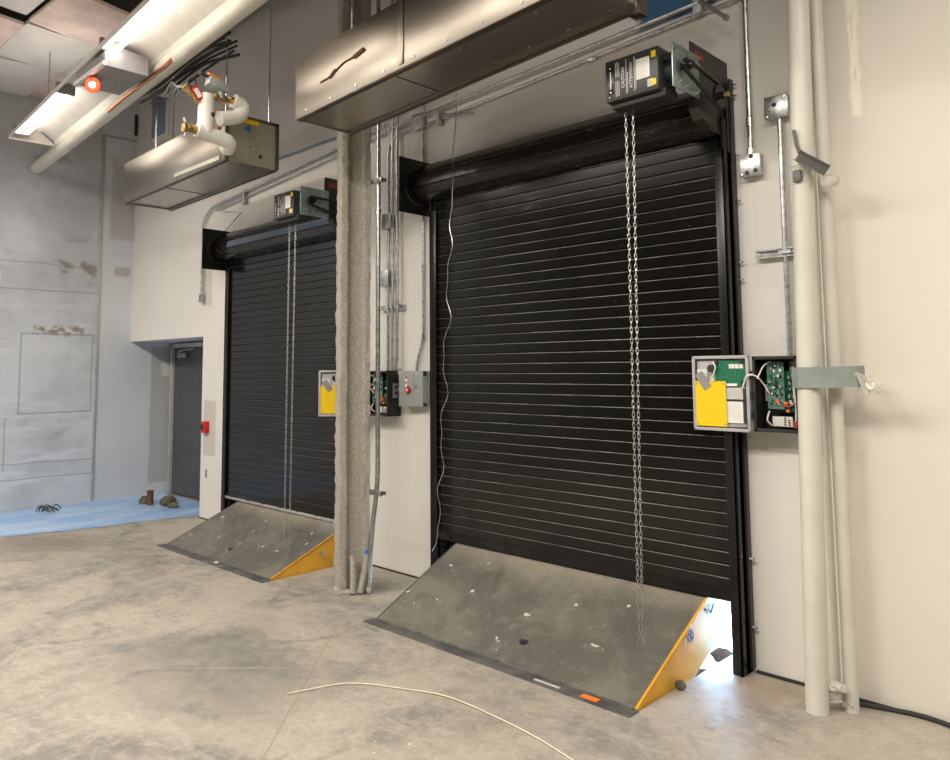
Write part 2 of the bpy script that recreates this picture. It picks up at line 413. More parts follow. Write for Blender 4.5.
# steel door in the alcove
w = MB(); w.box(-9.17, -8.0, 4.34, 4.39, .012, 1.79); dr = struct(w, 'door_1', 'door_grey')
w = MB(); w.box(-9.22, -9.17, 4.30, 4.40, 0, 1.84, .005); w.box(-9.22, -8.0, 4.30, 4.40, 1.79, 1.84, .005); w.build('door_frame', 'door_frame', dr)
w = MB(); w.box(-9.02, -8.80, 4.29, 4.34, 1.66, 1.72, .008); w.tube([(-8.95, 4.27, 1.73), (-8.75, 4.25, 1.755), (-8.62, 4.32, 1.765)], .008); w.build('door_closer', 'galv_dull', dr)
# small blue-grey pane high in the dock wall
w = MB(); w.box(-8.86, -8.40, 3.82, 3.842, 4.22, 4.80, .02); wn = struct(w, 'window_1', 'fixture')
w = MB(); w.box(-8.81, -8.47, 3.81, 3.825, 4.27, 4.76, .015); w.build('pane', 'pane', wn)
# yard outside the doors
w = MB(); w.box(-40, 30, 4.04, 60, -1.3, -1.2); struct(w, 'ground', 'snow')

# ------------------------------------------------------------------ rolling doors
def slats(mb, x0, x1, y, z0, z1, pitch=.0638):
    prof = [(0, .0066), (.0012, .0044), (.0020, .0012), (.0027, 0), (.0034, 0), (.0530, 0), (.0538, 0), (.0565, .0006), (.0588, .0018), (.0606, .0034), (.0618, .0052), (.0626, .0066)]
    n = int((z1 - z0) / pitch) + 1; rows = []
    for i in range(n):
        a = random.uniform(-.0004, .0004); b = random.uniform(-.0004, .0004)
        for q, (dz, dy) in enumerate(prof):
            z = z0 + i * pitch + dz
            if z > z1: break
            t = dz / .06; o = (a * (1 - t) + b * t) if 2 < q < 8 else 0
            rows.append([mb.bm.verts.new((x, y + dy + o, z)) for x in (x0, x1)])
    mb.use('slat'); mb.use('slat_bead'); k_ = len(prof)
    for i, (a, b) in enumerate(zip(rows, rows[1:])):
        f = mb.bm.faces.new((a[0], a[1], b[1], b[0])); f.smooth = True; f.material_index = 1 if 6 <= i % k_ <= 8 else 0
    return mb

def rolling_door(label, op, op_label, x0, x1, zb, zh, xpl, xpr, bar, reflect_strip):
    """x0..x1 curtain, zb its foot, zh middle of the hood, xpl/xpr side plates"""
    t = thing('rolling_door', label, 'rolling door', ((x0 + x1) / 2, 3.75, 0), 'black rolling dock doors')
    slats(MB(), x0 - .02, x1 + .02, 3.745, zb + .05, zh + .02).build('curtain', None, t, angle=50)
    b = MB(); b.box(x0, x1, 3.728, 3.768, zb, zb + (.024 if bar == 'alu' else .045), .006); bb = b.build('bottom_bar', bar, t)
    b = MB(); b.box(x0, x1, 3.735, 3.758, zb + .02, zb + .056, .003); b.build('foot_slat', 'black', t)
    for i in range(7): b = MB(); b.cyl((x0 + .15 + i * (x1 - x0 - .3) / 6, 3.730, zb + .028), (x0 + .15 + i * (x1 - x0 - .3) / 6, 3.723, zb + .028), .008, 8); b.build('bolt', 'black' if bar == 'alu' else bar, bb)
    for sgn, xe in ((-1, x0), (1, x1)):
        g = MB()
        a, c = (xe + .002, xe + .055) if sgn > 0 else (xe - .048, xe + .016)
        g.box(a, c, 3.722, 3.733, 0.002, zh - .19, .002); g.box(*( (c - .012, c) if sgn > 0 else (a, a + .012)), 3.722, 3.838, .002, zh - .02, .002)
        g.box(a, c, 3.762, 3.838, .002, zh - .02, .002)  # filled solid to stop daylight leaking past the curtain
        gd = g.build('guide', 'black', t)
        bo = MB(); xx = c if sgn > 0 else a
        an = MB()
        an.box(*((xx, xx + .014) if sgn > 0 else (xx - .006, xx)), 3.80, 3.838, .02, zh + .2, .002); an.build('wall_angle', 'plate_dust', gd)
        for zz in (2.98, 2.92, 2.60, 2.36, 2.04, 1.95, 1.30, .55, .22):
            if zz > zh + .2: continue
            m = MB(); m.cyl((xx + sgn * .012, 3.815, zz), (xx + sgn * .028, 3.815, zz), .010, 6); m.cyl((xx + sgn * .028, 3.815, zz), (xx + sgn * .042, 3.815, zz), .005, 8)
            m.build('bolt', 'chrome', gd)
    g = MB(); g.box(x0 - .08, x1 + .06, 3.768, 3.838, zh - .20, zh + .10); g.build('head_seal', 'black', t)  # unseen box added behind the hood to stop sky light leaking
    # faceted hood
    prof = [(3.836, zh + .205), (3.735, zh + .165), (3.655, zh + .07), (3.635, zh - .015), (3.655, zh - .075), (3.705, zh - .105), (3.765, zh - .105), (3.765, zh - .09), (3.708, zh - .09), (3.668, zh - .062), (3.65, zh - .012), (3.67, zh + .062), (3.745, zh + .15), (3.836, zh + .188)]
    h = MB(); h.prism([(xpl + .012, y, z) for y, z in prof], (xpr - xpl - .03, 0, 0)); hd = h.build('hood', 'hood', t)
    for yy, zz in ((3.652, zh + .0715), (3.632, zh - .014), (3.652, zh - .078)): h = MB(); h.cyl((xpl + .012, yy, zz), (xpr - .02, yy, zz), .006, 8); h.build('hood_rib', 'hood', hd)
    if reflect_strip:
        h = MB(); e = Vector((0, 3.657, zh + .062)); e2 = Vector((0, 3.637, zh - .005))
        h.prism([(xpl + .25, e.y - .0035, e.z), (xpl + .25, e2.y - .0035, e2.z), (xpl + .25, e2.y, e2.z), (xpl + .25, e.y, e.z)], (xpr - xpl - .36, 0, 0)); h.build('protective_strip', 'pane', hd)  # blue daylight reflection on the hood, put in as a coloured strip
    # left plate with a drum ring, right plate with the drive
    h = MB(); h.box(xpl, xpl + .008, 3.512, 3.838, zh - .20, zh + .20, .002); pl = h.build('side_plate', 'black', t)
    h = MB(); h.tube([(xpl + .010, 3.70 + .13 * math.cos(a * math.pi / 16), zh + .0 + .13 * math.sin(a * math.pi / 16)) for a in range(32)], .005, 6, closed=True); h.build('drum_ring', 'plate_dust', pl)
    h = MB(); h.prism([(xpr - .004, 3.435, zh + .30), (xpr - .004, 3.838, zh + .30), (xpr - .004, 3.838, zh - .11), (xpr - .004, 3.64, zh - .11), (xpr - .004, 3.56, zh - .03), (xpr - .004, 3.435, zh + .08)], (.008, 0, 0)); pr = h.build('side_plate', 'plate_dust', t)
    h = MB(); h.prism([(xpr - .05, 3.50, zh + .04), (xpr - .05, 3.66, zh + .04), (xpr - .05, 3.66, zh - .10), (xpr - .05, 3.54, zh - .07), (xpr - .05, 3.50, zh - .02)], (.058, 0, 0)); h.build('end_cap', 'plate_dust', pr)
    h = MB(); h.box(xpr + .004, xpr + .0055, 3.47, 3.57, zh + .225, zh + .265); h.build('red_sticker', 'dark_red', pr)
    # --- chain hoist operator in front of the right end
    ox0, ox1, oy, oz0, oz1, mx = op
    o = thing('door_operator', op_label, 'door operator', ((ox0 + ox1) / 2, oy + .1, oz0), 'chain hoist operators')
    h = MB(); h.box(ox0, ox1, oy, oy + .17, oz0, oz1, .004); hs = h.build('housing', 'charcoal', o)
    W = ox1 - ox0; H = oz1 - oz0
    h = MB(); h.box(ox0 + .015, ox1 + .02, oy + .03, oy + .15, oz0 - .03, oz0 + .01, .004); h.build('gear_case', 'black_matt', o)
    h = MB(); h.box(ox0 + W * .79, ox1 - .006, oy - .001, oy + .002, oz0 + .02, oz0 + .022); h.build('seam_line', 'ink', hs)
    h = MB(); h.box(ox0 + W * .60, ox0 + W * .845, oy - .0016, oy, oz0 + H * .34, oz0 + H * .82); wl = h.build('white_label', 'white', hs)
    h = MB()
    for i in range(9): h.box(ox0 + W * .62, ox0 + W * random.uniform(.74, .83), oy - .0024, oy - .0012, oz0 + H * (.38 + i * .045), oz0 + H * (.39 + i * .045))
    h.build('print_lines', 'print', wl)
    h = MB(); h.box(ox0 + W * .80, ox0 + W * .90, oy - .0016, oy, oz0 + H * .10, oz0 + H * .28); h.build('rating_label', 'print', hs)
    for a in (.11, .76):
        h = MB(); h.box(ox1 - .035, ox1 - .012, oy - .0018, oy, oz0 + H * a, oz0 + H * (a + .15)); h.build('yellow_label', 'yellow_bright', hs)
    h = MB(); h.box(ox0 + W * .06, ox0 + W * .15, oy - .0016, oy, oz0 + H * .17, oz0 + H * .86, .0005); bp = h.build('brand_panel', 'black', hs)
    h = MB(); h.box(ox0 + W * .095, ox0 + W * .115, oy - .0026, oy - .0012, oz0 + H * .30, oz0 + H * .72)
    h.cyl((ox0 + W * .105, oy - .003, oz0 + H * .22), (ox0 + W * .105, oy - .001, oz0 + H * .22), .005, 8); h.cyl((ox0 + W * .105, oy - .003, oz0 + H * .80), (ox0 + W * .105, oy - .001, oz0 + H * .80), .005, 8)
    h.build('print_lines', 'white', bp)
    h = MB()
    for a, r0, r1 in ((.20, .08, .46), (.23, .10, .46), (.26, .08, .44), (.20, .54, .90), (.23, .56, .92), (.26, .54, .88), (.40, .08, .92), (.425, .12, .6), (.555, .10, .92), (.58, .14, .86)):
        h.box(ox0 + W * a, ox0 + W * (a + .012), oy - .0014, oy, oz0 + H * r0, oz0 + H * r1)
    h.build('print_lines', 'print', hs)
    text('CAUTION', .024 * H / .22, (ox0 + W * .345, oy - .0012, oz0 + H * .5), (0, 0, 1), (-1, 0, 0), 'white', hs)
    text('ATTENTION', .024 * H / .22, (ox0 + W * .50, oy - .0012, oz0 + H * .5), (0, 0, 1), (-1, 0, 0), 'white', hs)
    h = MB(); h.ball((ox0 + .025, oy - .003, oz0 + .02), .007); h.build('screw', 'chrome', hs)
    h = MB(); h.cyl((ox1, oy + .09, oz0 + H * .45), (mx, oy + .09, oz0 + H * .45), .045, 14); h.build('gear_neck', 'black_matt', o)
    h = MB(); h.cyl((ox1, oy + .05, oz0 + H * .75), (mx, oy + .05, oz0 + H * .75), .02, 10); h.build('gear_neck', 'black_matt', o)
    h = MB(); h.box(mx, mx + .007, oy - .01, oy + .25, oz0 - .012, oz0 + .205, .002); mp = h.build('mounting_plate', 'zinc_plate', o)
    for a, b in ((.02, .165), (.07, .175), (.13, .18), (.22, .18), (.05, .03), (.11, .02), (.22, .015), (.215, .145)):
        h = MB(); h.cyl((mx + .005, oy + a, oz0 + b), (mx + .016, oy + a, oz0 + b), .010, 6); h.cyl((mx + .015, oy + a, oz0 + b), (mx + .028, oy + a, oz0 + b), .005, 8); h.build('bolt', 'chrome', mp)
    # drive chain between the two sprockets
    y1, z1, y2, z2 = oy + .075, oz0 + .10, 3.60, zh + .045
    h = MB(); xx = mx + .035
    r1, r2 = .030, .062; pts = []
    ang = math.atan2(z2 - z1, y2 - y1)
    for i in range(9): a = ang + math.pi / 2 + i * math.pi / 8; pts.append((xx, y1 + r1 * math.cos(a), z1 + r1 * math.sin(a)))
    for i in range(9): a = ang - math.pi / 2 + i * math.pi / 8; pts.append((xx, y2 + r2 * math.cos(a), z2 + r2 * math.sin(a)))
    h.tube(pts, .0095, 8, closed=True); h.build('drive_chain', 'black', o)
    for yy, zz, rr in ((y1, z1, .026), (y2, z2, .056)):
        h = MB(); h.cyl((xx - .008, yy, zz), (xx + .008, yy, zz), rr, 20); h.cyl((xx - .03, yy, zz), (xx + .03, yy, zz), .018, 12); sp = h.build('sprocket', 'black', o)
    h = MB(); h.cyl((xx + .028, y2, z2), (xx + .05, y2, z2), .014, 12); h.build('shaft_end', 'brass', sp)
    return t

def chain(label, x, y, z0, z1, gap, drift, group, tail=None):
    t = thing('hand_chain', label, 'chain', (x, y, z0), group)
    for s_, (xa, xb) in enumerate(((x, x + drift), (x + gap, x + drift + (.018 if gap < .06 else .07)))):
        m = MB(); n = int((z1 - z0) / .026)
        for i in range(n):
            z = z1 - (i + .5) * .026; u = i / n; xc = xa * (1 - u) + xb * u
            L, w, r = .0180, .0058, .0019
            d = Vector((.72, .69, 0)) if i % 2 else Vector((-.69, .72, 0))
            pts = []
            for q in range(10):
                a = q * 2 * math.pi / 10; pts.append(Vector((xc, y, z)) + d * (w * math.cos(a)) + Vector((0, 0, L * math.sin(a))))
            m.tube(pts, r, 5, closed=True)
        m.build('chain_strand', 'galv', t)
    return t

rolling_door('large black slatted rolling door behind the right dock plate, loose wire hanging before it',
             (-2.069, -1.775, 3.20, 2.826, 3.037, -1.70), 'black chain operator above the right dock door, its labels readable',
             D1[0], D1[1], .344, 2.815, -4.0, -1.73, 'black', False)
rolling_door('far black slatted rolling door with a pale bottom bar, partly behind the rough column',
             (-5.12, -4.85, 3.20, 2.672, 2.866, -4.75), 'smaller looking black chain operator above the far dock door',
             D2[0], D2[1], .292, 2.69, -6.90, -4.78, 'alu', True)
chain('silver hand chain hanging in front of the right dock door', -2.025, 3.31, .155, 2.82, .042, -.004, 'hand chains')
chain('silver hand chain hanging in front of the far dock door', -5.06, 3.305, .14, 2.67, .084, -.02, 'hand chains')
pts = []
for i in range(60):
    u = i / 59; z = 3.36 * (1 - u) + .30 * u
    x = -3.50 - .20 * u + (.022 * math.sin(u * 41) + .014 * math.sin(u * 77 + 1)) * min(1, max(0, u * 3 - .2)) - (.05 if u > .93 else 0) * (u - .93) / .07
    pts.append((x, 3.59 + .006 * math.sin(u * 30), z))
tag(MB().tube(pts, .003, 6).build('loose_wire', 'galv'), 'thin wavy pale wire hanging down the left side of the large door', 'wire')

# ------------------------------------------------------------------ dock levelers
def leveler(label, x0, x1, yh, slope, yend, zf):
    t = thing('dock_leveler', label, 'dock leveler', ((x0 + x1) / 2, yh, 0), 'steel dock levelers')
    zz = lambda y: .006 + slope * (y - yh)
    d = MB(); d.prism([(x0, yh, zz(yh)), (x0, yend, zz(yend)), (x0, yend, zz(yend) - .014), (x0, yh, zz(yh) - .006)], (x1 - x0, 0, 0))
    dk = d.build('deck', 'deck', t)
    d = MB(); d.box(x0 - .02, x1 + .012, yh - .085, yh - .004, -.02, .006, .002); rf = d.build('rear_frame', 'frame_steel', t)
    d = MB()
    for i in range(9): a = x0 + (x1 - x0) * (i + .1) / 9; d.cyl((a, yh - .002, .004), (a + (x1 - x0) * .09, yh - .002, .004), .007, 8)
    d.build('hinge', 'frame_steel', rf)
    # side plate that hangs under each long edge
    for xe, s_ in ((x1, 1), (x0, -1)):
        m = MB(); ys = [yh + .01, 3.62]
        hgt = lambda y: min(.235, zz(y) + .20)
        m.prism([(xe - s_ * .004, yh + .01, zz(yh + .01) - .008), (xe - s_ * .004, 3.74, zz(3.74) - .008), (xe - s_ * .004, 3.74, zz(3.74) - .275), (xe - s_ * .004, 3.50, zz(3.50) - .265), (xe - s_ * .004, yh + .05, -.22), (xe - s_ * .004, yh + .01, -.2)], (-s_ * .008, 0, 0))
        sk = m.build('side_skirt', 'yellow', t)
        m = MB(); m.prism([(xe, yh, zz(yh) + .002), (xe, 3.74, zz(3.74) + .002), (xe, 3.74, zz(3.74) - .020), (xe, yh, zz(yh) - .020)], (-s_ * .012, 0, 0)); m.build('edge_bar', 'yellow' if s_ > 0 else 'frame_steel', sk)
        m = MB(); m.prism([(xe - s_ * .004, 3.74, zz(3.74) - .004), (xe - s_ * .004, yend, zz(yend) - .004), (xe - s_ * .004, yend, zz(yend) - .21), (xe - s_ * .004, 3.74, zz(3.74) - .275)], (-s_ * .010, 0, 0)); m.build('lip_side', 'skirt_grey', t)
        if s_ > 0: skirt = sk
    return t, dk, rf, skirt, zz
t, dk, rf, sk, zz = leveler('grey tread-plate dock leveler tilted up to the large right door, yellow side', -3.68, -1.89, 3.05, .48, 4.75, 0)
m = MB(); m.box(-2.15, -2.06, 2.985, 3.022, .006, .0095, .001); m.build('orange_reflector', 'orange', rf)['label'] = 'orange reflector'
m = MB(); m.box(-2.42, -2.27, 2.988, 3.004, .006, .008); m.build('worn_stripe', 'print', rf)
m = MB(); yy = 3.20; m.cyl((-2.65, yy, zz(yy) - .002), (-2.65, yy - .001, zz(yy) + .003), .026, 18); m.build('lift_hole', 'ink', dk)
# no-step roundel on the yellow side
c0 = Vector((-1.8895, 3.545, .200)); n_ = (1, 0, 0)
m = MB(); m.cyl(c0, c0 + Vector((.0012, 0, 0)), .030, 24); rd = m.build('round_sticker', 'white', sk)
m = MB(); m.tube([c0 + Vector((.002, .026 * math.cos(a * math.pi / 12), .026 * math.sin(a * math.pi / 12))) for a in range(24)], .0035, 6, closed=True); m.tube([c0 + Vector((.002, -.018, .018)), c0 + Vector((.002, .018, -.018))], .003, 6); m.build('sticker_ring', 'blue', sk)
m = MB(); m.tube([c0 + Vector((.0015, .008, .016)), c0 + Vector((.0015, -.004, .0)), c0 + Vector((.0015, .004, -.016))], .004, 6); m.build('sticker_figure', 'ink', sk)
for q in ((3.55, 3.568, .236, .25), (3.49, 3.507, .165, .195)): m = MB(); m.box(-1.8895, -1.888, *q); m.build('white_sticker', 'white', sk)
m = MB(); m.tube([(-1.887, 3.70, .29), (-1.885, 3.74, .285), (-1.886, 3.76, .26), (-1.885, 3.79, .30)], .004, 6); m.build('wire_tail', 'wire_dark', sk)
t, dk, rf, sk, zz = leveler('dusty tread-plate dock leveler tilted up to the far door beside the column', -6.54, -4.885, 3.07, .41, 4.75, 0)
m = MB(); m.cyl((-5.72, 3.22, zz(3.22) - .002), (-5.72, 3.219, zz(3.22) + .003), .022, 18); m.build('lift_hole', 'ink', dk)
m = MB(); m.ball((-5.60, 3.03, .013), .02, 2, (1.3, 1, .5), .2); m.build('grout_lump', 'print', rf)
m = MB(); m.cyl((-4.884, 3.50, .12), (-4.85, 3.50, .12), .018, 6); m.cyl((-4.852, 3.50, .12), (-4.83, 3.50, .12), .010, 8); m.build('pivot_bolt', 'chrome', sk)

# ------------------------------------------------------------------ fireproofed column
def rough_h(x0, x1, y0, y1, z0, z1, fl, wb):
    """H outline swept up with a lumpy surface"""
    xm = (x0 + x1) / 2
    o = [(x0, y0), (x1, y0), (x1, y0 + fl), (xm + wb, y0 + fl + .012), (xm + wb, y1 - fl - .012), (x1, y1 - fl), (x1, y1), (x0, y1), (x0, y1 - fl), (xm - wb, y1 - fl - .012), (xm - wb, y0 + fl + .012), (x0, y0 + fl)]
    fine_ = []
    for a, b in zip(o, o[1:] + o[:1]):
        a, b = Vector(a), Vector(b); k_ = max(2, int((b - a).length / .016))
        fine_ += [a.lerp(b, i / k_) for i in range(k_)]
    ct, st_ = math.cos(math.radians(-24)), math.sin(math.radians(-24)); cx_, cy_ = (x0 + x1) / 2, (y0 + y1) / 2
    m = MB(); rows = []
    n = int((z1 - z0) / .02); lump = [0] * len(fine_)
    for i in range(n + 1):
        z = z0 + (z1 - z0) * i / n; row = []
        for q, p_ in enumerate(fine_):
            lump[q] = lump[q] * .45 + random.uniform(-.0052, .0052)
            e = p_ - Vector((xm, (y0 + y1) / 2)); e = e.normalized() if e.length else e
            ax_, ay_ = p_.x + e.x * lump[q] - cx_, p_.y + e.y * lump[q] - cy_
            row.append(m.bm.verts.new((cx_ + ax_ * ct - ay_ * st_, cy_ + ax_ * st_ + ay_ * ct, z + random.uniform(-.003, .003) * (0 < i < n))))
        rows.append(row)
    return m.skin(rows)
cl = thing('steel_column', 'rough fireproofed grey column standing between the two dock doors', 'column', (-4.28, 3.33, 0))
rough_h(-4.355, -4.205, 3.225, 3.435, 0, 5.2, .050, .035).build('coated_shaft', 'fireproof', cl, angle=80)
m = MB()
for i in range(16):
    a = i / 16 * 6.28; m.ball((-4.28 + .085 * math.cos(a), 3.33 + .105 * math.sin(a), .008), .034, 2, (1, 1, .7), .15)
m.build('base_skirt', 'fireproof', cl)
m = MB(); m.tube([(-4.18, 3.262, .01), (-4.19, 3.272, .12), (-4.20, 3.275, .25)], .020, 10); m.build('coated_stub', 'fireproof', cl)
m = MB(); m.tube([(-4.155, 3.30, .01), (-4.155, 3.335, .13), (-4.16, 3.37, .26)], .020, 10); st = m.build('coated_stub', 'fireproof', cl)
m = MB(); m.cyl((-4.159, 3.368, .252), (-4.1595, 3.374, .276), .021, 12); m.build('blue_cap', 'blue', st)

# ------------------------------------------------------------------ conduits and boxes on the wall
def conduit(label, pts, r=.0125, bend=.1, mat='galv', straps=(), coup=(), group='steel conduits'):
    t = thing('conduit', label, 'conduit', pts[0], group)
    MB().tube(pts, r, 12, bend).build('tube', mat, t)
    for (x, y, z), ax in straps:
        m = MB(); d = Vector(ax)
        m.cyl(Vector((x, y, z)) - d * .012, Vector((x, y, z)) + d * .012, r + .004, 12)
        s_ = Vector((1, 0, 0)) if abs(ax[2]) else Vector((0, 0, 1))
        m.box(x - .012 - abs(s_.x) * .022, x + .012 + abs(s_.x) * .022, y + r - .003, WY, z - .010 - abs(s_.z) * .022, z + .010 + abs(s_.z) * .022)
        m.build('strap', 'galv_dull', t)
    for (x, y, z), ax in coup:
        m = MB(); d = Vector(ax); m.cyl(Vector((x, y, z)) - d * .022, Vector((x, y, z)) + d * .022, r + .005, 12)
        m.cyl((x, y - r - .004, z), (x, y - r - .012, z), .004, 6); m.build('coupling', 'chrome', t)
    return t
UZ = (0, 0, 1); UX = (1, 0, 0)
c1 = conduit('steel conduit running down the right edge of the column to the floor', [(-4.125, 3.43, 4.8), (-4.125, 3.43, .72), (-4.125, 3.375, .38), (-4.125, 3.355, .0)], .0165, .12, coup=(((-4.125, 3.43, 2.62), UZ), ((-4.125, 3.355, .03), UZ)))
for zz_ in (2.84, .66):
    m = MB(); m.box(-4.21, -4.06, 3.405, 3.415, zz_ - .018, zz_ + .018, .002); m.box(-4.11, -4.06, 3.40, 3.45, zz_ - .012, zz_ + .012, .002); m.cyl((-4.16, 3.405, zz_), (-4.16, 3.392, zz_), .009, 6); m.build('beam_clamp', 'galv_dull', c1)
conduit('first of the three thin conduits dropping into the black cabinet behind the column', [(-4.10, 3.81, 3.335), (-4.46, 3.81, 3.315), (-4.46, 3.81, 2.70)], .012, .16)
conduit('conduit between the two small grey boxes behind the column', [(-4.46, 3.81, 2.60), (-4.46, 3.81, 1.49)], .012, 0)
conduit('middle one of the conduits dropping into the black cabinet behind the column', [(-4.41, 3.81, 4.6), (-4.41, 3.81, 1.49)], .012, 0)
conduit('outermost conduit dropping into the black cabinet, nearest the grey switch', [(-4.345, 3.80, 4.6), (-4.345, 3.80, 1.60), (-4.36, 3.79, 1.49)], .013, .04)
m = MB(); m.box(-4.56, -4.29, 3.822, 3.838, 1.955, 1.995, .002); m.box(-4.56, -4.29, 3.81, 3.824, 1.955, 1.962); m.box(-4.56, -4.29, 3.81, 3.824, 1.988, 1.995)
for x_ in (-4.46, -4.41, -4.345): m.box(x_ - .02, x_ + .02, 3.788, 3.80, 1.968, 1.984)
tag(m.build('strut_channel', 'galv'), 'short strut channel holding the conduits above the black cabinet', 'strut', 'strut channels')
conduit('conduit dropping past the left end of the large door to the grey switch', [(-4.075, 3.82, 3.60), (-4.075, 3.82, 1.72), (-4.12, 3.81, 1.60), (-4.13, 3.80, 1.485)], .0115, .07, coup=(((-4.075, 3.82, 2.25), UZ), ((-4.075, 3.82, 1.74), UZ)))
conduit('upper of the two long conduits running along the wall above the large door', [(-4.48, 3.80, 3.372), (-1.0, 3.80, 3.525)], .0125, 0)
conduit('lower of the two long conduits running along the wall above the large door', [(-4.10, 3.82, 3.315), (-1.0, 3.82, 3.47)], .011, 0, coup=(((-2.55, 3.82, 3.384), UX),))
def small_box(label, x0, x1, y0, z0, z1, mat='galv', group='steel junction boxes', hole=True):
    t = thing('junction_box', label, 'junction box', ((x0 + x1) / 2, WY - .02, z0), group)
    m = MB(); m.box(x0, x1, y0, WY - .001, z0, z1, .004); b = m.build('box', mat, t)
    m = MB(); m.box(x0 - .003, x1 + .003, y0 - .003, y0 + .001, z0 - .003, z1 + .003, .001); cv = m.build('cover', mat, t)
    w_ = x1 - x0
    if hole:
        for a, b_ in hole: m = MB(); m.cyl((x0 + w_ * a, y0 - .003, z0 + (z1 - z0) * b_), (x0 + w_ * a, y0 - .006, z0 + (z1 - z0) * b_), .011, 12); m.build('knockout', 'ink', cv)
    for a, b_ in ((.1, .1), (.9, .9)): m = MB(); m.cyl((x0 + w_ * a, y0 - .003, z0 + (z1 - z0) * b_), (x0 + w_ * a, y0 - .007, z0 + (z1 - z0) * b_), .005, 8); m.build('screw', 'chrome', cv)
    return t
small_box('galvanised box at the foot of the long conduit, above the right cabinet lid', -1.655, -1.555, 3.79, 2.475, 2.585, hole=((.35, .15), (.8, .2), (.6, .9)))
small_box('higher galvanised box with a round knockout, beside the tall cream pipe', -1.515, -1.405, 3.79, 2.745, 2.855, hole=((.42, .6),))
small_box('small grey box high behind the column, above its twin', -4.50, -4.40, 3.78, 2.585, 2.70, 'galv_dull', hole=())
small_box('lower small grey box behind the column edge', -4.53, -4.43, 3.78, 2.14, 2.26, 'galv_dull', hole=())
small_box('small grey box under the side plate of the far door', -7.50, -7.44, 3.80, 2.22, 2.30, 'galv_dull', hole=())
small_box('small grey box on the conduit above the left end of the large door', -4.17, -4.05, 3.80, 3.30, 3.42, 'galv_dull', hole=())
conduit('conduit dropping straight down the wall right of the large door', [(-1.606, 3.815, 4.6), (-1.606, 3.815, 2.58)], .014, 0, coup=(((-1.606, 3.815, 2.76), UZ), ((-1.606, 3.815, 2.60), UZ)))
conduit('conduit between the higher galvanised box and the open right cabinet', [(-1.452, 3.81, 2.75), (-1.452, 3.81, 1.555)], .0135, 0)
m = MB(); m.box(-1.60, -1.36, 3.822, 3.838, 2.045, 2.09, .002); m.box(-1.60, -1.36, 3.80, 3.824, 2.045, 2.053); m.box(-1.60, -1.36, 3.80, 3.824, 2.082, 2.09); m.box(-1.48, -1.42, 3.788, 3.80, 2.058, 2.076)
tag(m.build('strut_channel', 'galv'), 'short strut channel on the wall right of the large door', 'strut', 'strut channels')
m = MB(); m.box(-3.905, -3.865, 3.80, 3.838, 3.28, 3.375, .002); m.box(-3.90, -3.87, 3.79, 3.80, 3.285, 3.37)
tag(m.build('conduit_hanger', 'galv_dull'), 'small steel hanger on the wall over the left end of the large door', 'hanger', 'conduit hangers')
m = MB(); m.box(-1.885, -1.835, 3.79, 3.838, 3.415, 3.55, .002)
tag(m.build('conduit_hanger', 'galv_dull'), 'steel hanger beside the blue paint over the large door', 'hanger', 'conduit hangers')
m = MB(); m.cyl((-1.80, 3.70, 3.44), (-1.655, 3.70, 3.297), .012, 12); m.cyl((-1.665, 3.70, 3.307), (-1.652, 3.70, 3.294), .016, 12); m.tube([(-1.80, 3.70, 3.44), (-1.84, 3.83, 3.50)], .012, 10)
tag(m.build('threaded_rod', 'galv_dull'), 'slanted steel rod end sticking out near the blue paint', 'rod')
m = MB(); m.tube([(-3.90, 3.80, 3.36), (-3.62, 3.80, 3.30), (-3.55, 3.81, 3.285)], .008, 8)
tag(m.build('brace_rod', 'galv_dull'), 'thin brace rod slanting down under the large steel cabinet', 'rod')
conduit('conduit bending from the wall top down behind the far door side plate', [(-4.5, 3.81, 3.42), (-7.30, 3.81, 3.20), (-7.475, 3.81, 3.08), (-7.475, 3.81, 2.30)], .013, .16, straps=(((-6.63, 3.81, 3.2526), UX),))
conduit('second conduit along the wall over the far door, just under the first', [(-4.5, 3.82, 3.36), (-7.20, 3.82, 3.155)], .010, 0)
m = MB(); m.box(-6.66, -6.61, 3.79, 3.838, 3.13, 3.24, .003)
tag(m.build('conduit_hanger', 'galv_dull'), 'small steel hanger on the wall over the far door', 'hanger', 'conduit hangers')
m = MB(); m.tube([(-7.05, 3.80, 3.12), (-6.67, 3.80, 3.05), (-7.1, 3.80, 2.86)], .007, 8)
tag(m.build('brace_rod', 'galv_dull'), 'thin bent brace rod on the wall over the far door', 'rod')

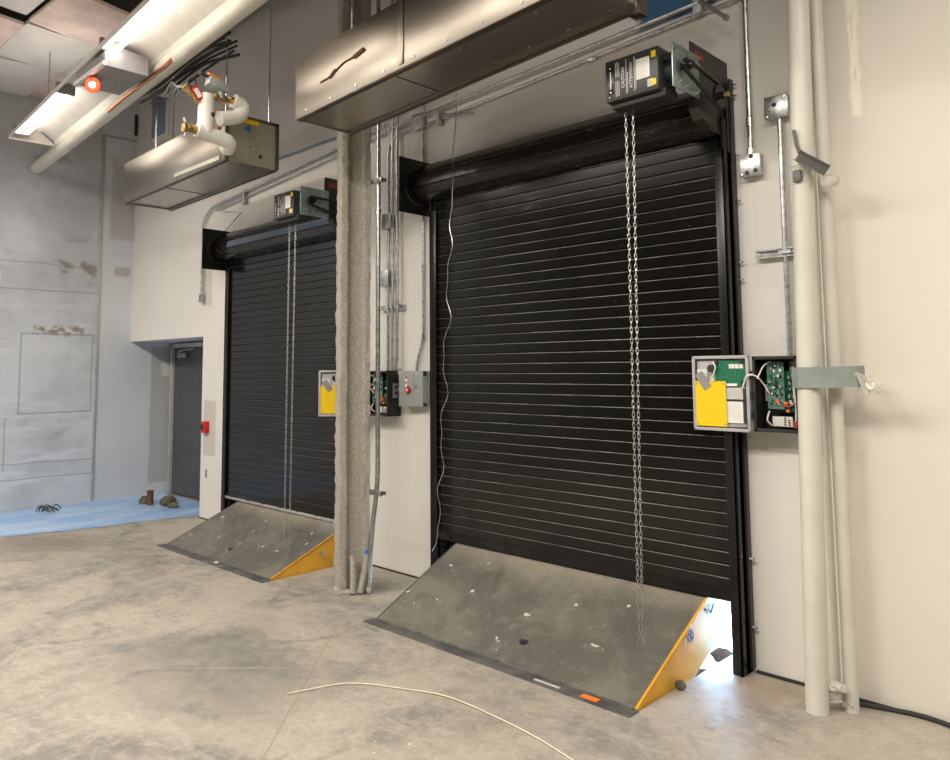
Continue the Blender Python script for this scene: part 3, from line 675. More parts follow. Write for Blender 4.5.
# ------------------------------------------------------------------ control cabinets
def cabinet(label, x0, x1, z0, z1, yf, lid_w, lid_ang, main, group='open control cabinets'):
    t = thing('control_cabinet', label, 'control cabinet', ((x0 + x1) / 2, WY - .05, z0), group)
    m = MB(); T = .008
    m.box(x0, x1, WY - T, WY - .001, z0, z1); m.box(x0, x0 + T, yf, WY - T, z0, z1); m.box(x1 - T, x1, yf, WY - T, z0, z1)
    m.box(x0, x1, yf, WY - T, z0, z0 + T); m.box(x0, x1, yf, WY - T, z1 - T, z1)
    m.box(x0, x1, yf - .004, yf + .004, z0, z0 + .016, .001); m.box(x0, x1, yf - .004, yf + .004, z1 - .016, z1, .001); m.box(x0, x0 + .012, yf - .004, yf + .004, z0, z1, .001); m.box(x1 - .012, x1, yf - .004, yf + .004, z0, z1, .001)
    m.build('enclosure', 'black_matt', t)
    W = x1 - x0; H = z1 - z0
    def brd(name, a0, a1, b0, b1, yd, mat):
        m = MB(); m.box(x0 + W * a0, x0 + W * a1, yd, yd + .004, z0 + H * b0, z0 + H * b1); return m.build(name, mat, t)
    b1 = brd('circuit_board', .24, .62, .30, .92, yf + .045, 'pcb_pale')
    b2 = brd('circuit_board', .50, .86, .26, .80, yf + .075, 'pcb')
    rnd = random.Random(int(abs(x0) * 100))
    def comps(parent, a0, a1, b0, b1, yd, n, mats):
        for mt in mats:
            for i in range(n):
                m = MB(); u = rnd.uniform(a0, a1); v = rnd.uniform(b0, b1); w_ = rnd.uniform(.015, .06); h_ = rnd.uniform(.012, .05)
                m.box(x0 + W * u, x0 + W * min(a1 + .02, u + w_), yd - rnd.uniform(.006, .018), yd, z0 + H * v, z0 + H * min(b1 + .01, v + h_)); m.build('component', mt, parent)
    comps(b1, .26, .57, .34, .88, yf + .045, 11, ('ink', 'white', 'grey_plastic', 'pcb'))
    comps(b2, .63, .82, .30, .76, yf + .075, 8, ('ink', 'white', 'galv_dull'))
    for u, v in ((.48, .40), (.66, .38), (.70, .28)): m = MB(); m.cyl((x0 + W * u, yf + .03, z0 + H * v), (x0 + W * u, yf + .05, z0 + H * v), .008, 10); m.build('capacitor', 'orange', b1)
    tb = brd('terminal_block', .30, .74, .07, .20, yf + .06, 'white')
    m = MB()
    for i in range(7): m.box(x0 + W * (.56 + (i % 2) * .09), x0 + W * (.60 + (i % 2) * .09), yf + .056, yf + .061, z0 + H * (.085 + (i // 2) * .03), z0 + H * (.10 + (i // 2) * .03))
    m.build('terminal_screws', 'ink', tb)
    brd('fuse_strip', .10, .16, .40, .62, yf + .09, 'print')
    m = MB(); m.tube([(x0 + W * .90, yf + .05, z0 + H * .12), (x0 + W * .86, yf + .03, z0 + H * .5), (x0 + W * .80, yf + .05, z0 + H * .86)], .006, 8, .05); m.build('wiring', 'wire_white', t); m = MB(); m.tube([(x0 + W * .84, yf + .05, z0 + H * .10), (x0 + W * .88, yf + .04, z0 + H * .3)], .007, 8); m.build('wiring', 'wire_white', t)
    m = MB(); m.tube([(x0 + W * .56, yf + .04, z0 + H * .36), (x0 + W * .75, yf + .02, z0 + H * .33), (x0 + W * .92, yf + .04, z0 + H * .40)], .004, 8, .05); m.build('red_wiring', 'wire_red', t); m = MB(); m.box(x0 + W * .78, x0 + W * .86, yf + .04, yf + .06, z0 + H * .06, z0 + H * .15); m.build('red_terminal', 'wire_red', t)
    m = MB(); m.tube([(x0 + W * .76, yf + .05, z0 + H * .9), (x0 + W * .9, yf + .03, z0 + H * .6), (x0 + W * .88, yf + .04, z0 + H * .35)], .005, 8, .05); m.build('dark_wiring', 'wire_dark', t); m = MB(); m.box(x0 + W * .74, x0 + W * .93, yf + .05, yf + .09, z0 + H * .80, z0 + H * .93, .004); m.build('relay', 'grey_plastic', t)
    m = MB(); m.tube([(x0 - .02, yf - .01, z0 + H * .76), (x0 + W * .12, yf - .012, z0 + H * .74), (x0 + W * .20, yf + .03, z0 + H * .62), (x0 + W * .30, yf + .04, z0 + H * .5)], .0035, 8, .05); m.build('wiring', 'wire_white', t)
    m = MB(); m.tube([(x0 + W * .12, yf - .01, z0 + H * .70), (x0 + W * .22, yf + .02, z0 + H * .88), (x0 + W * .34, yf + .04, z0 + H * .93)], .0035, 8, .05); m.build('wiring', 'wire_white', t)
    m = MB(); m.tube([(x0 + W * .3, yf + .05, z0 + H * .08), (x0 + W * .22, yf + .03, z0 + H * .15), (x0 + W * .26, yf + .05, z0 + H * .27)], .004, 8, .04); m.build('wiring', 'wire_white', t)
    # hinged lid, built flat along +u from the hinge then turned
    hx, hy = x0 - .012, yf - .002
    a = math.radians(lid_ang); du = Vector((math.cos(a), -math.sin(a), 0))
    dn = Vector((du.y, -du.x, 0))
    # inner face looks along the side the camera is on
    def fn(v):
        return Vector((hx, hy, 0)) + du * v.x + dn * v.y + Vector((0, 0, v.z))
    m = MB(); m.box(.0, lid_w, .0, .006, z0 - .006, z1 + .006, .002); lid = m.build('lid', 'lid_grey', t, fn=fn)
    m = MB(); m.box(0, .016, -.016, .004, z0 - .006, z1 + .006, .003); m.box(lid_w - .016, lid_w, -.016, .004, z0 - .006, z1 + .006, .003); m.box(0, lid_w, -.016, .004, z0 - .006, z0 + .010, .003); m.box(0, lid_w, -.016, .004, z1 - .010, z1 + .006, .003); m.build('lid_rim', 'lid_grey', lid, fn=fn)
    m = MB(); e = .019; g = .0075
    m.tube([(e, -.006, z0 + .014), (lid_w - e, -.006, z0 + .014), (lid_w - e, -.006, z1 - .014), (e, -.006, z1 - .014)], .005, 8, closed=True); m.build('lid_gasket', 'ink', lid, fn=fn)
    lp = lambda n_, u0, u1, v0, v1, d0, d1, mt, pa=lid: (MB().box(lid_w * (1 - u1), lid_w * (1 - u0), -d1, -d0, z0 + H * v0, z0 + H * v1)).build(n_, mt, pa, fn=fn)
    gb = lp('green_board', .42, .93, .60, .945, .004, .010, 'pcb')
    lp('board_sticker', .66, .90, .84, .90, .010, .0108, 'white')
    lp('board_connector', .62, .80, .60, .635, .010, .018, 'white')
    m = MB()
    for i in range(6): m.tube([(lid_w * (1 - .50 - i * .065), -.0105, z0 + H * .68), (lid_w * (1 - .52 - i * .065), -.0105, z0 + H * .80), (lid_w * (1 - .49 - i * .065), -.0105, z0 + H * .92)], .0015, 5)
    m.build('board_traces', 'pcb_pale', lid, fn=fn)
    for u, v in ((.45, .93), (.88, .93), (.90, .66)): m = MB(); m.cyl((lid_w * (1 - u), -.010, z0 + H * v), (lid_w * (1 - u), -.020, z0 + H * v), .010, 12); m.build('standoff', 'ink', lid, fn=fn)
    lp('paper_slip', .05, .26, .66, .83, .004, .005, 'white')
    lp('document_pocket', .58, .88, .42, .58, .004, .008, 'print'); lp('pocket_edge', .58, .90, .40, .42, .004, .010, 'ink')
    dp = lp('document', .58, .87, .10, .39, .004, .007, 'white')
    m = MB()
    for i in range(9): m.box(lid_w * .17, lid_w * .38, -.0076, -.0068, z0 + H * (.14 + i * .025), z0 + H * (.144 + i * .025))
    m.build('print_lines', 'print', lid, fn=fn)
    lp('side_slot', .885, .92, .10, .56, .004, .007, 'ink')
    ys = lp('yellow_sheet', .045, .60, .045, .665, .012, .014, 'yellow_bright'); ys['label'] = 'bright yellow plastic sheet'
    for u, v in ((.08, .63), (.56, .63), (.08, .08), (.56, .08)): m = MB(); m.cyl((lid_w * (1 - u), -.014, z0 + H * v), (lid_w * (1 - u), -.0155, z0 + H * v), .004, 8); m.build('rivet', 'grey_plastic', lid, fn=fn)
    m = MB(); R_ = Matrix.Translation((lid_w * .80, -.015, z0 + H * .67)) @ Matrix.Rotation(math.radians(33), 4, 'Y'); m.box(-.022, .022, -.001, .001, -.046, .046, 0, R_); m.build('silver_tape', 'tape', lid, fn=fn)
    m = MB(); m.cyl((lid_w * .63, -.006, z0 + H * .84), (lid_w * .63, -.03, z0 + H * .84), .020, 16); m.build('buzzer', 'ink', lid, fn=fn)
    m = MB(); m.tube([(lid_w * .60, -.02, z0 + H * .93), (lid_w * .54, -.03, z0 + H * .86), (lid_w * .60, -.025, z0 + H * .74), (lid_w * .66, -.02, z0 + H * .70)], .004, 8, .03); m.build('wiring', 'wire_white', lid, fn=fn); m = MB(); m.box(lid_w * .60, lid_w * .66, -.02, -.012, z0 + H * .66, z0 + H * .73); m.build('wire_plug', 'wire_white', lid, fn=fn)
    m = MB(); m.tube([(lid_w * .10, -.02, z0 + H * .58), (lid_w * .02, -.03, z0 + H * .74), (-.03, -.03, z0 + H * .76)], .0045, 8, .05); m.build('wiring', 'wire_white', lid, fn=fn)
    for v in (.22, .48, .75):
        m = MB(); m.cyl((hx + .003, yf - .004, z0 + H * v - .02), (hx + .003, yf - .004, z0 + H * v + .02), .007, 10); m.box(hx - .006, x0 + .004, yf - .004, yf + .004, z0 + H * v - .016, z0 + H * v + .016); m.build('hinge', 'black_matt', t)
    return t
ca = cabinet('open black control cabinet right of the large door, yellow sheet in its lid', -1.60, -1.385, 1.19, 1.555, 3.71, .30, 181, True)
cb = cabinet('open black control cabinet behind the column, between the two doors', -4.655, -4.347, 1.155, 1.493, 3.712, .322, 124, False)
m = MB(); m.box(-4.349, -4.335, 3.755, 3.80, 1.29, 1.40, .003); gd = m.build('side_switch', 'grey_plastic', cb)
m = MB(); m.cyl((-4.336, 3.777, 1.325), (-4.33, 3.777, 1.325), .012, 12); m.build('knockout', 'ink', gd); m = MB(); m.cyl((-4.336, 3.777, 1.37), (-4.33, 3.777, 1.37), .012, 12); m.build('knockout', 'ink', gd)
m = MB(); m.box(-4.349, -4.343, 3.80, 3.838, 1.345, 1.365); m.build('yellow_tag', 'yellow_bright', cb)
m = MB(); m.box(-4.349, -4.30, 3.79, 3.835, 1.43, 1.485, .004); m.cyl((-4.33, 3.81, 1.48), (-4.33, 3.81, 1.51), .014, 10); m.cyl((-4.30, 3.81, 1.46), (-4.27, 3.81, 1.46), .014, 10); m.build('nipple', 'galv', cb)
# grey safety switch
t = thing('disconnect_switch', 'grey electrical disconnect switch with a red handle, left of the large door', 'switch box', (-4.20, 3.80, 1.245))
m = MB(); m.box(-4.275, -4.028, 3.762, WY - .001, 1.235, 1.49, .004); bx = m.build('enclosure', 'grey_box', t)
m = MB(); m.box(-4.278, -4.12, 3.757, 3.764, 1.232, 1.492, .002); m.build('cover', 'grey_box', bx)
m = MB(); m.box(-.022, .022, -.02, 0, -.022, .022, .004, Matrix.Translation((-4.165, 3.757, 1.352)) @ Matrix.Rotation(math.radians(40), 4, 'Y')); hd = m.build('handle', 'red', t); hd['label'] = 'red switch handle'
m = MB(); m.cyl((-4.165, 3.738, 1.352), (-4.165, 3.733, 1.352), .010, 12); m.build('handle_eye', 'white', hd)
m = MB(); m.box(-4.205, -4.182, 3.7555, 3.757, 1.37, 1.455); lb = m.build('switch_label', 'white', t)
m = MB(); m.box(-4.205, -4.182, 3.7548, 3.7556, 1.40, 1.41); m.build('label_bar', 'red', lb); m = MB(); m.cyl((-4.193, 3.7548, 1.445), (-4.193, 3.7556, 1.445), .011, 14); m.build('label_mark', 'red', lb)
m = MB(); m.box(-4.045, -4.02, 3.77, 3.80, 1.455, 1.49, .002); m.build('hinge', 'ink', t); m = MB(); m.box(-4.045, -4.02, 3.77, 3.80, 1.235, 1.262, .002); m.build('hinge', 'ink', t)
m = MB(); m.cyl((-4.095, 3.762, 1.38), (-4.095, 3.756, 1.38), .014, 14); m.build('latch', 'galv_dull', t)

# fire alarm station and low plate on the pier by the alcove
t = thing('fire_alarm_station', 'small red fire alarm pull station on the wall left of the far door', 'fire alarm', (-7.35, 3.82, .88))
m = MB(); m.box(-7.40, -7.30, 3.795, WY - .001, .87, .985, .004); b = m.build('body', 'red', t)
m = MB(); m.box(-7.39, -7.34, 3.788, 3.796, .90, .955, .002); m.build('pull_bar', 'ink', b)
m = MB(); m.box(-7.35, -7.325, 3.829, WY - .001, .42, .50, .002); tag(m.build('outlet_plate', 'galv_dull'), 'small upright plate low on the pier beside the alcove door', 'outlet plate')

# ------------------------------------------------------------------ overhead cabinets
def heater(label, x0, x1, y0, y1, za, zb, h, far):
    t = thing('air_curtain', label, 'air curtain', ((x0 + x1) / 2, (y0 + y1) / 2, za), 'overhead steel air curtains')
    def fn(v): v.z += (v.x - x0) / (x1 - x0) * (zb - za); return v
    m = MB(); m.box(x0, x1, y0, y0 + .004, za, za + h, .001); m.box(x0, x1, y0, y1, za + h - .004, za + h); m.box(x0, x1, y1 - .004, y1, za, za + h); m.build('housing', 'steel', t, fn=fn)
    m = MB(); m.box(x0 + .004, x1 - .004, y0 + .03, y1 - .03, za + .012, za + .018); ud = m.build('underside', 'steel_under', t, fn=fn)
    m = MB(); m.box((x0 * .6 + x1 * .4) - .003, (x0 * .6 + x1 * .4) + .003, y0 + .04, y1 - .04, za + .009, za + .013); m.build('seam', 'ink', ud, fn=fn)
    for yy in (y0 + .002, y1 - .034):
        m = MB(); m.box(x0, x1, yy, yy + .032, za - .004, za + .012, .003); m.box(x0, x1, yy + .026, yy + .030, za - .012, za); m.build('bottom_rail', 'steel', t, fn=fn)
    for xx, q in ((x0, 1), (x1, -1)):
        m = MB(); m.box(min(xx, xx + q * .004), max(xx, xx + q * .004), y0, y1, za, za + h); ep = m.build('end_panel', 'steel_end', t, fn=fn)
    m = MB(); m.box(x1 - .006, x1 + .012, y0 - .004, y0 + .03, za, za + h, .002); m.box(x1 - .006, x1 + .012, y1 - .03, y1 + .004, za, za + h, .002); m.box(x1 - .006, x1 + .012, y0, y1, za + h - .02, za + h); m.build('end_flange', 'steel', ep, fn=fn)
    if not far:
        xs = -2.993; m = MB(); m.box(xs - .035, xs + .005, y0 - .006, y0, za + .02, za + h, .001); m.build('seam_strip', 'steel', t, fn=fn)
    n = 9
    for i in range(n):
        xx = x0 + (x1 - x0) * (i + .5) / n
        for a, b in (((xx, y0 + .10, za + .012), (xx, y0 + .10, za + .007)), ((xx, y1 - .08, za + .012), (xx, y1 - .08, za + .007)), ((xx, y0, za + .03), (xx, y0 - .005, za + .03))):
            m = MB(); m.cyl(a, b, .007, 8); m.build('screw', 'chrome', t, fn=fn)
    for xx, yy in ((x0 + .06, y1 - .03), (x1 - .08, y1 - .03), (x0 + .5, y0 + .06), (x1 - .1, y0 + .06)):
        m = MB(); m.cyl((xx, yy, za + h - .01), (xx, yy, 5.2), .0075, 8); m.cyl((xx, yy, za + h), (xx, yy, za + h + .02), .014, 6); m.build('hanger_rod', 'galv', t, fn=fn)
    return t, ep, fn
h1, ep1, fn1 = heater('large steel air curtain hanging above the right dock door, in front of the column', -4.02, -1.79, 2.66, 3.10, 3.085, 3.185, .39, False)
m = MB(); m.tube([(-3.75, 2.6585, 3.255), (-3.64, 2.6585, 3.262), (-3.56, 2.6585, 3.30), (-3.50, 2.6585, 3.315), (-3.40, 2.6585, 3.315)], .006, 6, .04); m.tube([(-3.66, 2.6585, 3.258), (-3.60, 2.6585, 3.29)], .010, 6); m.build('rust_mark', 'rust', h1); m = MB(); m.tube([(-3.42, 2.6585, 3.315), (-3.33, 2.6585, 3.335)], .013, 6)
m.build('rust_mark', 'rust', h1)
m = MB(); m.box(-1.84, -1.775, 3.02, 3.12, 3.15, 3.24, .004); m.cyl((-1.80, 3.02, 3.19), (-1.80, 3.012, 3.19), .014, 12); m.build('corner_bracket', 'steel', h1)
h2, ep2, fn2 = heater('smaller steel air curtain hanging above the far door, white pipes at its end', -6.70, -4.92, 2.66, 3.10, 2.975, 3.01, .355, True)
m = MB(); m.box(-4.9155, -4.914, 2.81, 2.935, 3.315, 3.365); m.build('yellow_warning_label', 'yellow_bright', ep2)
m = MB(); m.prism([(-4.9155, 2.805, 3.27), (-4.9155, 2.86, 3.31), (-4.9155, 2.86, 3.25)], (.0015, 0, 0)); m.build('blue_mark', 'blue', ep2)
m = MB(); m.cyl((-4.917, 2.95, 3.085), (-4.913, 2.95, 3.085), .015, 14); m.build('port', 'ink', ep2)
for y_, z_ in ((2.86, 3.14), (2.91, 3.16)): m = MB(); m.cyl((-4.917, y_, z_), (-4.913, y_, z_), .006, 10); m.build('port', 'ink', ep2)
m = MB(); m.box(-5.7, -4.98, 2.652, 2.66, 3.02, 3.05); m.build('torn_label_strip', 'steel_end', h2)

# insulated coil pipes and valves
t = thing('valve_piping', 'white insulated pipes with brass valves at the end of the smaller air curtain', 'pipework', (-4.8, 2.5, 3.0))
R = .055
m = MB(); m.tube([(-4.80, 2.45, 3.40), (-4.80, 2.45, 3.13)], R, 18); m.build('white_insulation', 'white_wrap', t)
m = MB(); m.tube([(-4.80, 2.385, 3.14), (-4.80, 2.64, 3.105), (-4.885, 2.66, 3.075)], R * .92, 18, .08); m.build('white_insulation', 'white_wrap', t)
m = MB(); m.tube([(-4.80, 2.655, 3.41), (-4.80, 2.75, 3.385), (-4.80, 2.70, 3.30), (-4.80, 2.55, 3.255)], R * .92, 18, .09); m.build('white_insulation', 'white_wrap', t)
m = MB(); m.ball((-4.748, 2.475, 3.255), .018, 2, (.4, 1, 1)); m.build('ink_mark', 'ink', t)
m = MB(); m.tube([(-4.92, 2.615, 3.23), (-4.85, 2.58, 3.23), (-4.85, 2.57, 3.33)], .016, 12, .04); m.build('copper_stub', 'copper', t); m = MB(); m.tube([(-4.92, 2.64, 3.29), (-4.86, 2.60, 3.30)], .012, 10); m.build('copper_stub', 'copper', t)
for pts, r in (([(-4.80, 2.40, 3.345), (-4.80, 2.34, 3.395), (-4.80, 2.29, 3.425)], .022), ([(-4.80, 2.50, 3.40), (-4.80, 2.58, 3.385), (-4.80, 2.66, 3.41)], .017), ([(-4.80, 2.385, 3.135), (-4.80, 2.33, 3.13), (-4.80, 2.29, 3.135)], .022)):
    m = MB(); m.tube(pts, r, 12); p0, p1 = Vector(pts[0]), Vector(pts[-1]); d = (p1 - p0).normalized()
    for q in (.15, .5, .88): c_ = p0.lerp(p1, q); m.cyl(c_ - d * .012, c_ + d * .012, r + .010, 6)
    br = m.build('brass_valve', 'brass', t)
m = MB(); m.cyl((-4.80, 2.30, 3.17), (-4.80, 2.29, 3.20), .014, 8); m.build('valve_knob', 'galv', br); m = MB(); m.cyl((-4.80, 2.31, 3.11), (-4.80, 2.30, 3.07), .008, 8); m.build('drain_cap', 'galv', br)
m = MB(); m.tube([(-4.79, 2.34 + .032 * math.cos(a * math.pi / 8), 3.455 + .032 * math.sin(a * math.pi / 8)) for a in range(16)], .006, 6, closed=True); m.build('wire_loop', 'wire_dark', t)
m = MB(); m.box(-4.775, -4.765, -.03, .03, -.045, .045, .002, Matrix.Translation((0, 2.37, 3.385)) @ Matrix.Rotation(math.radians(35), 4, 'X')); tg = m.build('red_tag', 'red', t)
m = MB(); m.box(-4.764, -4.7635, -.018, .018, -.032, .032, 0, Matrix.Translation((0, 2.37, 3.385)) @ Matrix.Rotation(math.radians(35), 4, 'X')); m.build('tag_print', 'white', tg)
m = MB(); m.box(-4.84, -4.76, -.075, .075, -.03, .03, .006, Matrix.Translation((0, 2.53, 3.49)) @ Matrix.Rotation(math.radians(-12), 4, 'X')); m.cyl((-4.80, 2.56, 3.47), (-4.80, 2.56, 3.40), .018, 10); ac = m.build('actuator', 'grey_box', t)
m = MB(); m.box(-4.82, -4.78, -.05, .05, -.008, .010, .004, Matrix.Translation((0, 2.50, 3.54)) @ Matrix.Rotation(math.radians(-12), 4, 'X')); lv = m.build('lever', 'orange', ac); lv['label'] = 'orange lever'
m = MB(); m.cyl((-4.80, 2.40, 3.545), (-4.80, 2.455, 3.535), .014, 10); m.build('lever_grip', 'ink', ac)

# ------------------------------------------------------------------ ceiling services at the left
def strip_light(label, a, b, lamps, w=.26, h=.12, group='ceiling strip lights', end=True, power=0, off=0):
    """long batten from a to b (points on its lower edge); lamps: list of (u0,u1)"""
    a, b = Vector(a), Vector(b); t = thing('strip_light', label, 'ceiling light', tuple((a + b) / 2 + Vector((0, 0, .1))), group)
    d = (b - a); L = d.length; d.normalize(); s_ = Vector((0, 0, 1)).cross(d).normalized()
    fr = Matrix((d, s_, Vector((0, 0, 1)))).transposed().to_4x4(); fr.translation = a
    fn = lambda v: fr @ v
    m = MB(); prof = [(0, -w / 2, 0), (0, -w / 2 + .02, .06), (0, -.09 + off * .4, h), (0, .09, h), (0, w / 2 - .02, .06), (0, w / 2, 0), (0, w / 2 - .012, 0), (0, w / 2 - .03, .048), (0, .085, h - .012), (0, -.085 + off * .4, h - .012), (0, -w / 2 + .03, .048), (0, -w / 2 + .012, 0)]
    m.prism(prof, (L, 0, 0)); body = m.build('reflector', 'fixture', t, fn=fn)
    for u0, u1 in lamps:
        for yy in (-.045 + off, .045 + off): m = MB(); m.cyl((L * u0, yy, .055), (L * u1, yy, .055), .017, 12); m.build('lamp_tube', 'tube', t, fn=fn)
        for uu in (u0, u1): m = MB(); m.box(L * uu - .02, L * uu + .02, off - .075, off + .075, .03, h - .012, .004); m.build('lamp_holder', 'grey_plastic', t, fn=fn)
    if end:
        m = MB(); m.prism([(-.012, -w / 2, 0), (-.012, -.05, h), (-.012, .05, h), (-.012, w / 2, 0)], (.012, 0, 0)); m.build('end_cap', 'fixture', t, fn=fn)
    for uu in (.12, .88):
        m = MB(); m.cyl((L * uu, 0, h), (L * uu, 0, 5.2 - a.z), .006, 8); m.build('hanger_rod', 'galv_dull', t, fn=fn)
    if power:
        for u0, u1 in lamps:
            ld = bpy.data.lights.new('strip_lamp', 'AREA'); ld.shape = 'RECTANGLE'; ld.size = L * (u1 - u0) * S; ld.size_y = .14 * S; ld.energy = power; ld.color = (1, .925, .82)
            lo = bpy.data.objects.new('strip_lamp', ld); col.objects.link(lo)
            p_ = fn(Vector((L * (u0 + u1) / 2, off, .02))) * S; lo.matrix_world = Matrix.Translation(p_) @ fr.to_3x3().to_4x4()
            lo.parent = t; lo.matrix_parent_inverse = Matrix.Translation(-Vector(t.location))
            if off:                                                 # extra upward lamp added to brighten the ceiling boards
                l2 = ld.copy(); l2.energy = 4.5; l2.size_y = .05 * S; lu = bpy.data.objects.new('strip_lamp', l2); col.objects.link(lu)  # added upward lamp, not one of the batten's own
                p_ = fn(Vector((L * (u0 + u1) / 2, 0, h + .02))) * S; lu.matrix_world = Matrix.Translation(p_) @ fr.to_3x3().to_4x4() @ Matrix.Rotation(math.pi, 4, 'X')
                lu.parent = t; lu.matrix_parent_inverse = Matrix.Translation(-Vector(t.location))
    return t
strip_light('white strip light high on the left with two glowing sections', (-8.25, 2.36, 3.80), (-3.9, 2.10, 3.80), ((.02, .36), (.62, .98)), .44, .13, power=4, off=-.12)
for i, (x, y) in enumerate(((-8.3, .2), (-5.6, .2), (-2.9, .2), (-8.3, -1.5), (-5.6, -1.5), (-2.9, -1.5), (-.2, .2), (2.5, .2), (.7, 1.9))):  # the rightmost lamps are added to brighten the column and wall
    strip_light(('strip light hung over the open floor, row nearer the doors' if y > 0 else 'strip light hung over the open floor, row further from the doors'), (x - 1.1, y, 4.6 if y < 0 else 4.1), (x + 1.1, y - .05, 4.6 if y < 0 else 4.1), ((.04, .96),), .30, .13, power=(40, 86, 104, 40, 76, 100, 100, 92, 44)[i])
m = MB(); m.tube([(-9.30, 2.71, 3.80), (-3.4, 2.32, 3.80)], .065, 18)
tag(m.build('white_pipe', 'pvc'), 'long white pipe under the ceiling beside the strip light', 'pipe')
m = MB(); m.tube([(-6.6, 2.47, 3.735), (-6.2, 2.43, 3.735), (-5.3, 2.385, 3.735), (-5.2, 2.40, 3.78)], .015, 8, .06)
tag(m.build('rusty_conduit', 'copper'), 'short reddish brown conduit lying along the long white ceiling pipe', 'conduit')
# emergency light with a red lamp
t = thing('emergency_light', 'grey ceiling unit with a glowing red round lamp between the strip light sections', 'emergency light', (-5.85, 2.15, 3.76))
m = MB(); m.prism([(-6.05, 2.02, 3.70), (-6.05, 2.34, 3.70), (-6.05, 2.34, 3.84), (-6.05, 2.10, 3.86), (-6.05, 2.02, 3.80)], (.55, 0, 0)); m.build('housing', 'grey_plastic', t)
m = MB(); m.box(-6.07, -5.48, 2.0, 2.03, 3.69, 3.72, .004); m.build('trim_band', 'fixture', t)
m = MB(); m.tube([(-5.85, 2.06, 3.72), (-5.80, 2.04, 3.68), (-5.74, 2.03, 3.655)], .018, 10); arm = m.build('arm', 'ink', t)
ax = Vector((.75, -.62, -.25)).normalized(); c_ = Vector((-5.76, 2.04, 3.625))
m = MB(); m.cyl(c_ - ax * .03, c_ + ax * .01, .05, 20, .058); hd = m.build('lamp_head', 'red', t)
m = MB(); m.cyl(c_ + ax * .010, c_ + ax * .018, .054, 20, .045); m.build('red_lens', 'red_glow', hd)
m = MB(); m.ball(c_ + ax * .020, .024, 2); m.build('lamp_core', 'lens_white', hd)
# cables bunched at the pipe end
m = MB(); rc = random.Random(4)
for i in range(9):
    y = 2.62 + rc.uniform(-.05, .10); z = 3.80 + rc.uniform(-.02, .12)
    m.tube([(-6.3, y + .02, z - .02), (-5.8 + rc.uniform(-.1, .1), y - .03, z - .05 + rc.uniform(-.04, .04)), (-5.35 + rc.uniform(-.1, .1), y, z + rc.uniform(0, .05)), (-5.0 + rc.uniform(-.1, .15), y + .05, z + rc.uniform(-.02, .10))], rc.uniform(.008, .014), 7, .15)
tag(m.build('cable_bundle', 'wire_dark'), 'bundle of dark cables by the white ceiling pipe, above the smaller air curtain', 'cables', None)
m = MB()
for i in range(4): m.tube([(-6.1, 2.62 + i * .03, 3.80), (-5.8, 2.60 + i * .03, 3.70), (-5.45, 2.5 + i * .02, 3.69 - i * .02), (-5.1, 2.38, 3.52), (-4.82, 2.29, 3.425)], .009, 7, .12)
tag(m.build('flexible_hose', 'galv'), 'pale braided hoses running from the cables to the brass valves', 'hose')
m = MB(); m.box(-9.30, -9.27, 3.80, 3.835, 4.42, 4.68, .003)
tag(m.build('slot_vent', 'ink'), 'short black upright slot high in the far left corner', 'vent')
m = MB(); m.box(-9.312, -9.30, 2.375, 2.40, 2.36, 2.60, .002); tag(m.build('switch_plate', 'fixture'), 'narrow white plate at the left edge of the stained wall', 'plate')

# ------------------------------------------------------------------ pipes by the right wall
t = thing('downpipe', 'tall cream drain pipe standing on the floor right of the large door', 'pipe', (-1.32, 3.60, 0))
m = MB(); m.tube([(-1.322, 3.592, 0), (-1.222, 3.592, 5.2)], .048, 24); m.build('pipe', 'pvc', t)
m = MB(); m.cyl((-1.276, 3.592, 2.42), (-1.2745, 3.592, 2.5), .0515, 24); m.build('coupling', 'pvc', t)
m = MB(); m.tube([(-1.215, 3.70, .0), (-1.225, 3.70, 5.2)], .030, 18)
tag(m.build('rear_pipe', 'pvc'), 'thinner cream pipe close behind the tall drain pipe', 'pipe')
m = MB(); m.tube([(-1.285, 3.745, .0), (-1.285, 3.745, 2.0), (-1.275, 3.745, 5.2)], .014, 12)
tag(m.build('slim_conduit', 'pvc'), 'slim conduit rising between the two cream pipes', 'conduit')
t = thing('pipe_strap', 'wide grey-green strap wrapped round the cream pipes, plastic hanging off its end', 'strap', (-1.2, 3.6, 1.41))
pts = [(-1.365, 3.66, 0), (-1.355, 3.56, 0), (-1.32, 3.535, 0), (-1.26, 3.538, 0), (-1.215, 3.55, 0), (-1.16, 3.585, 0), (-1.10, 3.615, 0), (-1.095, 3.69, 0)]
m = MB(); m.prism([(x, y, 1.405 + .010 * i / 8) for i, (x, y, _) in enumerate(pts)] + [(x + .004, y + .006, 1.405 + .010 * i / 8) for i, (x, y, _) in reversed(list(enumerate(pts)))], (0, 0, .092)); m.build('band', 'strap', t)
m = MB(); m.box(-1.15, -1.10, 3.63, 3.72, 1.485, 1.491); m.build('flange', 'strap', t)
m = MB(); q = bmesh.ops.create_grid(m.bm, x_segments=12, y_segments=9, size=1)
for v in q['verts']:
    u, w_ = (v.co.x + 1) / 2, (v.co.y + 1) / 2
    v.co = Vector((-1.105 + .095 * u, 3.615 + .022 * math.sin(u * 9 + w_ * 4) + .012 * random.random() + .02 * u, 1.385 + .085 * w_ * (1 - .35 * u * u) + .008 * math.sin(u * 12)))
m._mark(m.bm.faces); m.build('plastic_wrap', 'film', t)
m = MB(); m.tube([(-1.06, 3.60, 1.43), (-1.045, 3.60, 1.405), (-1.03, 3.60, 1.41), (-1.03, 3.60, 1.435)], .006, 8, .02); m.build('hook', 'white_wrap', t)
t = thing('slanted_bracket', 'dark steel bracket slanting across the top of the cream pipes', 'bracket', (-1.25, 3.53, 2.38))
